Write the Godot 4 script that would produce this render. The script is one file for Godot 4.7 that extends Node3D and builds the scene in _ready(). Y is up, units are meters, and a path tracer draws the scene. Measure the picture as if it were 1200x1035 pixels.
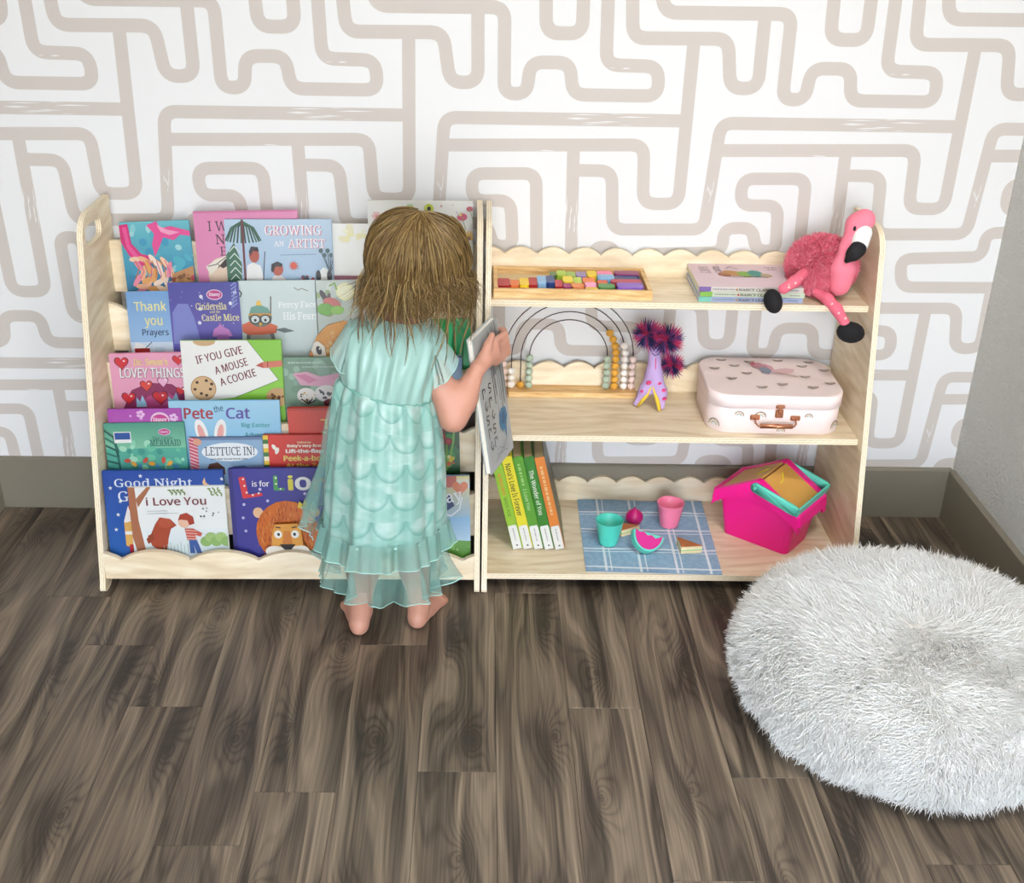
extends Node3D
# A toddler picking a picture book from a plywood book display, next to a toy shelf, in front of a papered wall.

const FLAT := 4294967295
var M := {}
var used := {}
var rng := RandomNumberGenerator.new()
var wood_tex: Array[ImageTexture] = []

# ---------------------------------------------------------------- helpers: colour, nodes
func lin(h: String) -> Color:
	return Color(h).srgb_to_linear()

func mat(hex: String, rough := 0.6, extra := {}) -> StandardMaterial3D:
	var m := StandardMaterial3D.new()
	m.albedo_color = Color(hex)
	m.roughness = rough
	for k in extra:
		m.set(k, extra[k])
	return m

func vmat(rough := 0.4, extra := {}) -> StandardMaterial3D:
	var m := mat("ffffff", rough, extra)
	m.vertex_color_use_as_albedo = true
	return m

func numbered(called: String) -> String:
	var n: int = used.get(called, 0)
	used[called] = n + 1
	return called if n == 0 else "%s_%03d" % [called, n]

func thing(called: String, label: String, category: String, at := Vector3.ZERO, group := "") -> Node3D:
	var o := Node3D.new()
	o.name = numbered(called)
	add_child(o)
	o.position = at
	tag(o, label, category, group)
	return o

func tag(o: Node, label: String, category: String, group := "") -> void:
	o.set_meta("label", label)
	o.set_meta("category", category)
	if group:
		o.set_meta("group", group)

func part(parent: Node, called: String, mesh: Mesh, m: Material, at := Vector3.ZERO, turn := Vector3.ZERO) -> MeshInstance3D:
	var o := MeshInstance3D.new()
	o.mesh = mesh
	o.name = called if parent != self else numbered(called)
	if m:
		o.material_override = m
	parent.add_child(o, true)
	o.position = at
	o.rotation = turn
	return o

func structure(called: String, mesh: Mesh, m: Material) -> MeshInstance3D:
	var o := part(self, called, mesh, m)
	o.set_meta("kind", "structure")
	return o

# ---------------------------------------------------------------- helpers: shapes (all are added to a SurfaceTool)
func begin(smooth := false) -> SurfaceTool:
	var st := SurfaceTool.new()
	st.begin(Mesh.PRIMITIVE_TRIANGLES)
	st.set_smooth_group(0 if smooth else FLAT)
	return st

func done(st: SurfaceTool) -> ArrayMesh:
	st.generate_normals()
	return st.commit()

# a convex face whose front looks along «out»
func face(st: SurfaceTool, p: Array, out: Vector3) -> void:
	var flip: bool = (p[1] - p[0]).cross(p[2] - p[0]).dot(out) > 0.0
	for i in range(1, p.size() - 1):
		st.add_vertex(p[0])
		st.add_vertex(p[i + 1] if flip else p[i])
		st.add_vertex(p[i] if flip else p[i + 1])

func box(st: SurfaceTool, c: Vector3, s: Vector3, b := 0.0, basis := Basis()) -> void:
	var h := s * 0.5
	var vs := {}
	for x in [-1, 1]:
		for y in [-1, 1]:
			for z in [-1, 1]:
				var k := Vector3(x, y, z)
				vs[k] = [c + basis * (k * Vector3(h.x, h.y - b, h.z - b)), c + basis * (k * Vector3(h.x - b, h.y, h.z - b)), c + basis * (k * Vector3(h.x - b, h.y - b, h.z))]
	for ax in 3:
		var u := (ax + 1) % 3
		var w := (ax + 2) % 3
		for s1 in [-1, 1]:
			var q := []
			for e in [[-1, -1], [1, -1], [1, 1], [-1, 1]]:
				var k := Vector3()
				k[ax] = s1
				k[u] = e[0]
				k[w] = e[1]
				q.append(vs[k][ax])
			var n := Vector3()
			n[ax] = s1
			face(st, q, basis * n)
			if b > 0.0:
				for s2 in [-1, 1]:
					var k1 := Vector3()
					k1[u] = s1
					k1[w] = s2
					var k2 := k1
					k1[ax] = -1
					k2[ax] = 1
					face(st, [vs[k1][u], vs[k2][u], vs[k2][w], vs[k1][w]], basis * (k1 + k2))
	if b > 0.0:
		for k in vs:
			face(st, vs[k], basis * k)

func box_mesh(s: Vector3, b := 0.0) -> ArrayMesh:
	var st := begin()
	box(st, Vector3.ZERO, s, b)
	return done(st)

# extrude a polygon of the XY plane between z0 and z1; an optional hole is bridged in
func slab(st: SurfaceTool, poly: PackedVector2Array, z0: float, z1: float, hole := PackedVector2Array(), rims := true) -> void:
	var p := poly
	if Geometry2D.is_polygon_clockwise(p):
		p.reverse()
	var ring := p
	var hh := hole
	if hole.size():
		if not Geometry2D.is_polygon_clockwise(hh):
			hh.reverse()
		var bi := 0
		var bj := 0
		var best := 1e9
		for i in p.size():
			for j in hh.size():
				var d := p[i].distance_to(hh[j])
				if d < best:
					best = d
					bi = i
					bj = j
		ring = PackedVector2Array()
		for i in p.size():
			ring.append(p[i])
			if i == bi:
				for j in hh.size() + 1:
					ring.append(hh[(bj + j) % hh.size()])
				ring.append(p[i])
	var t := Geometry2D.triangulate_polygon(ring)
	for i in range(0, t.size(), 3):
		var a := ring[t[i]]
		var b := ring[t[i + 1]]
		var c := ring[t[i + 2]]
		face(st, [Vector3(a.x, a.y, z1), Vector3(b.x, b.y, z1), Vector3(c.x, c.y, z1)], Vector3.BACK)
		face(st, [Vector3(a.x, a.y, z0), Vector3(b.x, b.y, z0), Vector3(c.x, c.y, z0)], Vector3.FORWARD)
	if rims:
		rim(st, p, z0, z1)
		if hh.size():
			rim(st, hh, z0, z1, true)

func rim(st: SurfaceTool, loop: PackedVector2Array, z0: float, z1: float, is_hole := false, with_uv := false) -> void:
	for i in loop.size():
		var a := loop[i]
		var b := loop[(i + 1) % loop.size()]
		if a.distance_to(b) < 1e-6:
			continue
		var o := (b - a).orthogonal().normalized()
		if Geometry2D.is_point_in_polygon((a + b) * 0.5 + o * 1e-4, loop) != is_hole:
			o = -o
		var q := [Vector3(a.x, a.y, z0), Vector3(b.x, b.y, z0), Vector3(b.x, b.y, z1), Vector3(a.x, a.y, z1)]
		var l := a.distance_to(b) * 8.0
		var uv := [Vector2(0, 0), Vector2(0, l), Vector2(1, l), Vector2(1, 0)]
		var n := Vector3(o.x, o.y, 0)
		var order := [0, 1, 2, 0, 2, 3]
		if (q[1] - q[0]).cross(q[2] - q[0]).dot(n) > 0.0:
			order = [0, 2, 1, 0, 3, 2]
		for k in order:
			if with_uv:
				st.set_uv(uv[k])
			st.add_vertex(q[k])

# a plywood board: faces in one veneer, its rim in striped plies
func board(poly: PackedVector2Array, thick: float, hole := PackedVector2Array()) -> ArrayMesh:
	var st := begin()
	slab(st, poly, -thick / 2, thick / 2, hole, false)
	st.set_material(M.ply)
	var m := done(st)
	var se := begin()
	rim(se, poly, -thick / 2, thick / 2, false, true)
	if hole.size():
		rim(se, hole, -thick / 2, thick / 2, true, true)
	se.set_material(M.ply_edge)
	se.generate_normals()
	return se.commit(m)

func tube(st: SurfaceTool, pts: Array, radii: Array, sides := 8, caps := true, squash := 1.0) -> void:
	var n := pts.size()
	var rings := []
	var up := Vector3.UP
	for i in n:
		var d: Vector3 = (pts[mini(i + 1, n - 1)] - pts[maxi(i - 1, 0)]).normalized()
		if i == 0 and absf(d.dot(up)) > 0.9:
			up = Vector3.RIGHT
		var s := d.cross(up).normalized()
		up = s.cross(d).normalized()
		var r: float = radii[i] if i < radii.size() else radii[-1]
		var ring := []
		for k in sides:
			var a := TAU * k / sides
			ring.append(pts[i] + s * cos(a) * r + up * sin(a) * r * squash)
		rings.append(ring)
	for i in n - 1:
		for k in sides:
			var k2 := (k + 1) % sides
			var mid: Vector3 = (rings[i][k] + rings[i][k2]) * 0.5 - pts[i]
			face(st, [rings[i][k], rings[i][k2], rings[i + 1][k2], rings[i + 1][k]], mid)
	if caps:
		face(st, rings[0], pts[0] - pts[1])
		face(st, rings[n - 1], pts[n - 1] - pts[n - 2])

# a surface turned round the Y axis; profile points are (radius, height)
func lathe(st: SurfaceTool, prof: Array, segs := 24, c := Vector3.ZERO, basis := Basis()) -> void:
	for i in prof.size() - 1:
		var a: Vector2 = prof[i]
		var b: Vector2 = prof[i + 1]
		var o := Vector2(b.y - a.y, a.x - b.x)
		for k in segs:
			var t1 := TAU * k / segs
			var t2 := TAU * (k + 1) / segs
			var q := []
			for e in [[a, t1], [a, t2], [b, t2], [b, t1]]:
				var v := Vector3(cos(e[1]) * e[0].x, e[0].y, sin(e[1]) * e[0].x)
				q.append(c + basis * v)
			var tm := (t1 + t2) * 0.5
			var n := basis * Vector3(cos(tm) * o.x, o.y, sin(tm) * o.x)
			if a.x < 1e-6:
				face(st, [q[0], q[2], q[3]], n)
			elif b.x < 1e-6:
				face(st, [q[0], q[1], q[2]], n)
			else:
				face(st, q, n)

func ball(st: SurfaceTool, c: Vector3, r: Vector3, basis := Basis(), segs := 16) -> void:
	var prof := []
	for i in segs / 2 + 1:
		var a := PI * i / (segs / 2)
		prof.append(Vector2(sin(a) if i > 0 and i < segs / 2 else 0.0, cos(a)))
	lathe(st, prof, segs, c, basis * Basis.from_scale(r))

func rounded_rect(w: float, h: float, r: float, n := 5) -> PackedVector2Array:
	var p := PackedVector2Array()
	for c in [[1, 1, 0], [-1, 1, 1], [-1, -1, 2], [1, -1, 3]]:
		for i in n + 1:
			var a: float = (c[2] + float(i) / n) * PI / 2
			p.append(Vector2(c[0] * (w / 2 - r) + cos(a) * r, c[1] * (h / 2 - r) + sin(a) * r))
	return p

# round the corners of an open polyline
func fillet(pts: Array, r: float, n := 6) -> PackedVector2Array:
	var out := PackedVector2Array([pts[0]])
	for i in range(1, pts.size() - 1):
		var p: Vector2 = pts[i]
		var a: Vector2 = pts[i - 1] - p
		var b: Vector2 = pts[i + 1] - p
		var d := minf(r, minf(a.length(), b.length()) * 0.49)
		var s := p + a.normalized() * d
		var e := p + b.normalized() * d
		for k in n + 1:
			var t := float(k) / n
			out.append(s.lerp(p, t).lerp(p.lerp(e, t), t))
	out.append(pts[-1])
	return out

# a signed-distance body: tapered capsules [a, b, ra, rb] blended together and meshed as surface nets
func body_into(st: SurfaceTool, bones: Array, cell: float, blend: float) -> void:
	var lo := Vector3(1e9, 1e9, 1e9)
	var hi := -lo
	for b in bones:
		var r: float = maxf(b[2], b[3]) + 3.0 * cell
		for e in 2:
			lo = lo.min(b[e] - Vector3.ONE * r)
			hi = hi.max(b[e] + Vector3.ONE * r)
	var nx := int((hi.x - lo.x) / cell) + 2
	var ny := int((hi.y - lo.y) / cell) + 2
	var nz := int((hi.z - lo.z) / cell) + 2
	var acc := PackedFloat32Array()
	acc.resize(nx * ny * nz)
	for b in bones:
		var pa: Vector3 = b[0]
		var pb: Vector3 = b[1]
		var ra: float = b[2]
		var rb: float = b[3]
		var m := maxf(ra, rb) + 4.5 / blend
		var s := ((pa.min(pb) - Vector3.ONE * m - lo) / cell).floor().max(Vector3.ZERO)
		var e := ((pa.max(pb) + Vector3.ONE * m - lo) / cell).ceil()
		var ab := pb - pa
		var l2 := maxf(ab.length_squared(), 1e-9)
		for k in range(int(s.z), mini(int(e.z) + 1, nz)):
			for j in range(int(s.y), mini(int(e.y) + 1, ny)):
				var row := (k * ny + j) * nx
				for i in range(int(s.x), mini(int(e.x) + 1, nx)):
					var q := lo + Vector3(i, j, k) * cell - pa
					var t := clampf(q.dot(ab) / l2, 0.0, 1.0)
					var d := (q - ab * t).length() - lerpf(ra, rb, t)
					if d * blend < 5.0:
						acc[row + i] += exp(-d * blend)
	var f := PackedFloat32Array()
	f.resize(acc.size())
	for i in acc.size():
		f[i] = -log(maxf(acc[i], 1e-4)) / blend
	var ids := {}
	var vs := PackedVector3Array()
	var sxy := nx * ny
	var offs := [0, 1, nx, nx + 1, sxy, sxy + 1, sxy + nx, sxy + nx + 1]
	for k in nz - 1:
		for j in ny - 1:
			for i in nx - 1:
				var o := (k * ny + j) * nx + i
				var neg := 0
				for c in 8:
					if f[o + offs[c]] < 0.0:
						neg += 1
				if neg == 0 or neg == 8:
					continue
				var sum := Vector3.ZERO
				var cnt := 0
				for c in 8:
					for ax in 3:
						if c & (1 << ax):
							continue
						var c2: int = c | (1 << ax)
						var fa := f[o + offs[c]]
						var fb := f[o + offs[c2]]
						if (fa < 0.0) != (fb < 0.0):
							var t := fa / (fa - fb)
							var v := Vector3(c & 1, (c >> 1) & 1, (c >> 2) & 1)
							v[ax] = t
							sum += v
							cnt += 1
				ids[o] = vs.size()
				vs.append(lo + (Vector3(i, j, k) + sum / cnt) * cell)
	for o in ids:
		for ax in 3:
			var step: int = [1, nx, sxy][ax]
			var u: int = [nx, sxy, 1][ax]
			var w: int = [sxy, 1, nx][ax]
			var fa := f[o]
			var fb := f[o + step]
			if (fa < 0.0) == (fb < 0.0):
				continue
			if ids.has(o - u) and ids.has(o - w) and ids.has(o - u - w):
				var q := [vs[ids[o]], vs[ids[o - u]], vs[ids[o - u - w]], vs[ids[o - w]]]
				for e in ([0, 2, 1, 0, 3, 2] if fa < 0.0 else [0, 1, 2, 0, 2, 3]):
					st.add_vertex(q[e])

# ---------------------------------------------------------------- printed artwork: flat coloured shapes laid on a sheet
class Art:
	var st := SurfaceTool.new()
	var z := 0.0
	var sx := 1.0
	var sy := 1.0
	var ox := 0.0
	var oy := 0.0
	var clip := PackedVector2Array()
	var fonts := {}
	var rnd := RandomNumberGenerator.new()
	func _init(wide: float, tall: float, ax: float, ay: float, px: float, py: float) -> void:
		st.begin(Mesh.PRIMITIVE_TRIANGLES)
		sx = px
		sy = py
		ox = ax
		oy = ay
		clip = PackedVector2Array([Vector2(ax, ay), Vector2(ax + wide, ay), Vector2(ax + wide, ay - tall), Vector2(ax, ay - tall)])
		rnd.seed = 7
	func at(p: Vector2) -> Vector2:
		return Vector2(ox + p.x * sx, oy - p.y * sy)
	func tri(a: Vector2, b: Vector2, c: Vector2, ca: Color, cb: Color, cc: Color) -> void:
		if (b - a).cross(c - a) > 0.0:
			var t := b
			b = c
			c = t
			var tc := cb
			cb = cc
			cc = tc
		for e in [[a, ca], [b, cb], [c, cc]]:
			st.set_normal(Vector3.BACK)
			st.set_color(e[1])
			st.add_vertex(Vector3(e[0].x, e[0].y, z))
	func raw(q: PackedVector2Array, col: Color) -> void:
		var t := Geometry2D.triangulate_polygon(q)
		for i in range(0, t.size(), 3):
			tri(q[t[i]], q[t[i + 1]], q[t[i + 2]], col, col, col)
	func poly(pts: Array, hex: String) -> void:
		var q := PackedVector2Array()
		for p in pts:
			q.append(at(p if p is Vector2 else Vector2(p[0], p[1])))
		z += 0.00006
		for r in Geometry2D.intersect_polygons(q, clip):
			raw(r, Color(hex).srgb_to_linear())
	func rect(x: float, y: float, w: float, h: float, hex: String) -> void:
		poly([[x, y], [x + w, y], [x + w, y + h], [x, y + h]], hex)
	func blend(x: float, y: float, w: float, h: float, top: String, low: String) -> void:   # a wash of two inks
		z += 0.00006
		var a := at(Vector2(x, y))
		var b := at(Vector2(x + w, y + h))
		a.x = maxf(a.x, clip[0].x)
		b.x = minf(b.x, clip[1].x)
		a.y = minf(a.y, clip[0].y)
		b.y = maxf(b.y, clip[2].y)
		var c := Color(top).srgb_to_linear()
		var d := Color(low).srgb_to_linear()
		tri(a, Vector2(b.x, a.y), b, c, c, d)
		tri(a, b, Vector2(a.x, b.y), c, d, d)
	func oval(x: float, y: float, rx: float, ry: float, hex: String, turn := 0.0) -> void:
		var p := []
		for i in 20:
			var v := Vector2(cos(TAU * i / 20) * rx, sin(TAU * i / 20) * ry).rotated(turn)
			p.append(Vector2(x, y) + v)
		poly(p, hex)
	func line(pts: Array, wide: float, hex: String) -> void:
		var q := PackedVector2Array()
		for p in pts:
			q.append(p if p is Vector2 else Vector2(p[0], p[1]))
		for r in Geometry2D.offset_polyline(q, wide / 2, Geometry2D.JOIN_ROUND, Geometry2D.END_ROUND):
			if not Geometry2D.is_polygon_clockwise(r):
				poly(Array(r), hex)
	func heart(x: float, y: float, s: float, hex: String) -> void:
		var p := []
		for i in 24:
			var t := TAU * i / 24
			p.append(Vector2(x + s * 0.06 * 16 * pow(sin(t), 3), y - s * 0.06 * (13 * cos(t) - 5 * cos(2 * t) - 2 * cos(3 * t) - cos(4 * t))))
		poly(p, hex)
	func star(x: float, y: float, r: float, hex: String) -> void:
		var p := []
		for i in 10:
			var q := r if i % 2 == 0 else r * 0.42
			p.append(Vector2(x, y) + Vector2(0, -q).rotated(TAU * i / 10))
		poly(p, hex)
	func specks(n: int, x: float, y: float, w: float, h: float, r0: float, r1: float, cols: Array) -> void:
		for i in n:
			var r := rnd.randf_range(r0, r1)
			oval(rnd.randf_range(x, x + w), rnd.randf_range(y, y + h), r, r * rnd.randf_range(0.5, 1.0), cols[rnd.randi() % cols.size()], rnd.randf() * PI)
	# a line of print too small to read
	func bars(x: float, y: float, w: float, h: float, hex: String) -> void:
		var p := x
		while p < x + w:
			var l := minf(rnd.randf_range(h * 0.6, h * 2.2), x + w - p)
			rect(p, y, l, h, hex)
			p += l + h * 0.5
	# lettering whose ink fills the box x, y, w, h
	func text(words: String, x: float, y: float, w: float, h: float, hex: String, face := "Droid Sans", bold := 0.0, turn := 0.0) -> void:
		if bold > 0.0:      # heavy lettering: the glyphs struck several times, a little apart
			var e := minf(bold * 0.4, h * 0.07)
			for d in [Vector2(-e, 0), Vector2(e, 0), Vector2(0, -e * 0.6), Vector2(0, e * 0.6)]:
				text(words, x + d.x + e, y + d.y + e * 0.6, w - 2 * e, h - 1.2 * e, hex, face, 0.0, turn)
			return
		var key := face
		if not fonts.has(key):
			var f := SystemFont.new()
			f.font_names = PackedStringArray([face])
			fonts[key] = f
		var t := TextMesh.new()
		t.font = fonts[key]
		t.font_size = 48
		t.text = words
		t.curve_step = 2.0
		var arr := t.get_mesh_arrays()
		var vs: PackedVector3Array = arr[Mesh.ARRAY_VERTEX]
		var ns: PackedVector3Array = arr[Mesh.ARRAY_NORMAL]
		var ix: PackedInt32Array = arr[Mesh.ARRAY_INDEX]
		var lo := Vector2(1e9, 1e9)
		var hi := -lo
		for v in vs:
			lo = lo.min(Vector2(v.x, v.y))
			hi = hi.max(Vector2(v.x, v.y))
		z += 0.00006
		var col := Color(hex).srgb_to_linear()
		var s := Vector2(w, h) / (hi - lo)
		for i in range(0, ix.size(), 3):
			if ns[ix[i]].z < 0.5 or ns[ix[i + 1]].z < 0.5 or ns[ix[i + 2]].z < 0.5:
				continue
			var q: Array[Vector2] = []
			for k in 3:
				var v := vs[ix[i + k]]
				var p := Vector2((v.x - lo.x) * s.x - w / 2, (hi.y - v.y) * s.y - h / 2).rotated(turn)
				q.append(at(Vector2(x + w / 2, y + h / 2) + p))
			for r in Geometry2D.intersect_polygons(PackedVector2Array(q), clip):
				raw(r, col)
	func mesh() -> ArrayMesh:
		return st.commit()

# ---------------------------------------------------------------- computed textures
func noise(freq: float, seed_: int, oct := 3) -> FastNoiseLite:
	var n := FastNoiseLite.new()
	n.seed = seed_
	n.frequency = freq
	n.fractal_octaves = oct
	n.noise_type = FastNoiseLite.TYPE_SIMPLEX
	return n

func plank_image(sd: int) -> ImageTexture:
	var w := 144
	var h := 1024
	var r := RandomNumberGenerator.new()
	r.seed = 100 + sd
	var knots := []
	for i in 3:
		knots.append([r.randf_range(0.03, 0.112), (i + r.randf_range(0.15, 0.85)) * 0.4, r.randf_range(0.011, 0.022)])
	var warp := noise(1.0, sd * 7 + 1, 2)
	var tone := noise(1.0, sd * 7 + 2, 3)
	var fine := noise(1.0, sd * 7 + 3, 2)
	var dark := Color("3d342b")
	var mid := Color("776858")
	var light := Color("a8957f")
	var data := PackedByteArray()
	data.resize(w * h * 3)
	for j in h:
		var y := 1.22 * j / h
		for i in w:
			var x := 0.142 * i / w
			var wp := warp.get_noise_2d(x * 8.0, y * 1.0)
			var ring := x * 430.0 + wp * 19.0
			var deep := 0.0
			var near := 0.0
			for k in knots:
				var dx: float = x - k[0]
				var dy: float = (y - k[1]) * 0.50
				var d := sqrt(dx * dx + dy * dy)
				ring += 44.0 * exp(-d / (k[2] * 1.6))
				var long := sqrt(dx * dx + dy * dy * 0.3)
				near += exp(-pow(long / (k[2] * 2.2), 2.0))
				deep += exp(-pow(long / (k[2] * 1.7), 2.0)) * 0.36 + exp(-pow(d / (k[2] * 0.35), 2.0)) * 0.25
			var g := pow(0.5 + 0.5 * sin(ring), 3.0)
			var t := tone.get_noise_2d(x * 15.0 + wp * 0.8, y * 0.9)
			var f := fine.get_noise_2d(x * 520.0, y * 3.2) * 0.6 + fine.get_noise_2d(x * 160.0 + 50.0, y * 1.4)
			var v := 0.60 + t * 0.56 - g * (0.13 + 0.12 * minf(near, 1.0)) + f * 0.15 - deep * 0.95
			var c := dark.lerp(mid, clampf(v * 2.0, 0.0, 1.0)) if v < 0.5 else mid.lerp(light, clampf(v * 2.0 - 1.0, 0.0, 1.0))
			var o := (j * w + i) * 3
			data[o] = int(c.r * 255.0)
			data[o + 1] = int(c.g * 255.0)
			data[o + 2] = int(c.b * 255.0)
	return ImageTexture.create_from_image(Image.create_from_data(w, h, false, Image.FORMAT_RGB8, data))

func grain_texture(hexes: Array, w: int, h: int, fx: float, fy: float, sd: int) -> ImageTexture:
	var n := noise(1.0, sd, 4)
	var g := Gradient.new()
	g.offsets = PackedFloat32Array([0.0, 0.5, 1.0])
	g.colors = PackedColorArray([Color(hexes[0]), Color(hexes[1]), Color(hexes[2])])
	var im := Image.create(w, h, false, Image.FORMAT_RGB8)
	for j in h:
		for i in w:
			var u := TAU * i / w
			var v := TAU * j / h
			var s := n.get_noise_3d(cos(u) * fx + 7.0, sin(u) * fx + cos(v) * fy, sin(v) * fy)
			im.set_pixel(i, j, g.sample(clampf(0.5 + s * 0.9, 0.0, 1.0)))
	return ImageTexture.create_from_image(im)

func stripe_texture() -> ImageTexture:
	var im := Image.create(14, 32, false, Image.FORMAT_RGB8)
	var rows := ["d9c7a6", "ead9bb", "eddec2", "cbb48d", "bfa67d", "e6d5b5", "f0e3ca", "efe0c5", "c9b088", "c3ab82", "e9d8b9", "eedfc4", "d6c19c", "e2d0ae"]
	for j in 32:
		for i in 14:
			var c := Color(rows[i])
			im.set_pixel(i, j, c.lerp(Color("f1e6d0"), 0.35 + 0.25 * sin(j * 1.7 + i)))
	return ImageTexture.create_from_image(im)

func noise_normal(freq: float, sd: int, strength: float) -> NoiseTexture2D:
	var t := NoiseTexture2D.new()
	t.noise = noise(freq, sd, 3)
	t.width = 256
	t.height = 256
	t.seamless = true
	t.as_normal_map = true
	t.bump_strength = strength
	return t

# fish-scale print of the dress
func scale_texture() -> ImageTexture:
	var w := 512
	var h := 512
	var im := Image.create(w, h, false, Image.FORMAT_RGB8)
	var n := noise(0.02, 5, 3)
	var base := Color("97c8bb")
	var deep := Color("6fa99c")
	var pale := Color("bcdcd3")
	var rows := 9
	var cols := 11
	for j in h:
		for i in w:
			var x := float(i) / w * cols
			var y := float(j) / h * rows
			var best := 0.0
			var row := floori(y)
			var fx := fposmod(x + (0.5 if row % 2 else 0.0), 1.0) - 0.5
			var fy := y - row
			var d := sqrt(fx * fx * 1.0 + pow(fy, 2.0) * 0.62)
			if d > 0.5:      # lower row of scales shows in the corners
				fx = fposmod(x + (0.0 if row % 2 else 0.5), 1.0) - 0.5
				fy = fy + 0.0
				d = 0.62 - absf(fx) * 0.5
				best = 0.35 * (1.0 - fy)
			else:
				best = smoothstep(0.36, 0.5, d)
			var c := pale.lerp(base, clampf(0.25 + d * 1.1 + n.get_noise_2d(i, j) * 1.0, 0.0, 1.0)).lerp(deep, best * 0.75)
			im.set_pixel(i, j, c)
	return ImageTexture.create_from_image(im)

func plaid_texture() -> ImageTexture:
	var im := Image.create(320, 320, false, Image.FORMAT_RGB8)
	var n := noise(0.05, 3, 2)
	for j in 320:
		for i in 320:
			im.set_pixel(i, j, Color("87a9c6").lerp(Color("9dbad2"), 0.5 + 0.5 * n.get_noise_2d(i, j)))
	for k in [46, 60, 128, 144, 214, 228, 292]:
		for e in 2:
			for t in 320:
				for d in (6 if k in [46, 128, 214, 292] else 3):
					var c := Color("eef1f4")
					var q: Vector2i = Vector2i(k + d, t) if e == 0 else Vector2i(t, mini(k + d + 8, 319))
					im.set_pixel(q.x, q.y, im.get_pixel(q.x, q.y).lerp(c, 0.85))
	return ImageTexture.create_from_image(im)

func make_materials() -> void:
	var ply := grain_texture(["d9c3a0", "e6d3b2", "f0e2c8"], 256, 128, 0.5, 2.6, 11)
	M.ply = mat("ffffff", 0.45, {"albedo_texture": ply, "uv1_triplanar": true, "uv1_scale": Vector3(2.2, 2.2, 2.2)})
	M.ply_edge = mat("ffffff", 0.5, {"albedo_texture": stripe_texture()})
	var pine := grain_texture(["c79a5e", "dcb47a", "e9c893"], 128, 128, 0.4, 3.2, 12)
	M.pine = mat("ffffff", 0.5, {"albedo_texture": pine, "uv1_triplanar": true, "uv1_scale": Vector3(5, 5, 5)})
	M.paper_wall = mat("e0dfde", 0.75)
	M.paper_print = vmat(0.7)
	var peel := noise_normal(0.06, 21, 6.0)
	M.grey_wall = mat("cbc9c4", 0.8, {"normal_enabled": true, "normal_texture": peel, "normal_scale": 0.7, "uv1_triplanar": true, "uv1_scale": Vector3(5, 5, 5)})
	M.white_paint = mat("e9e7e2", 0.8)
	M.skirting = mat("81796a", 0.45)
	M.print = vmat(0.36)
	M.print.albedo_color = Color("dadada")
	M.matte_print = vmat(0.6)
	M.pages = mat("efe8da", 0.8)
	M.skin = mat("c48d78", 0.5)
	M.white_fur = mat("fdfcf9", 0.9)
	M.pink_fur = vmat(0.9)
	M.yarn = vmat(0.9)
	M.hair = vmat(0.42)
	M.hair.albedo_color = Color("e6e6e6")
	for i in 5:
		wood_tex.append(plank_image(i))
	for i in 5:
		M["plank%d" % i] = mat("dcdbda", 0.42, {"albedo_texture": wood_tex[i]})

# ---------------------------------------------------------------- the room
const XL := -1.195
const XR := 1.192
const ZW := -0.0144
const ZF := 4.3
const CEIL := 2.44

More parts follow.
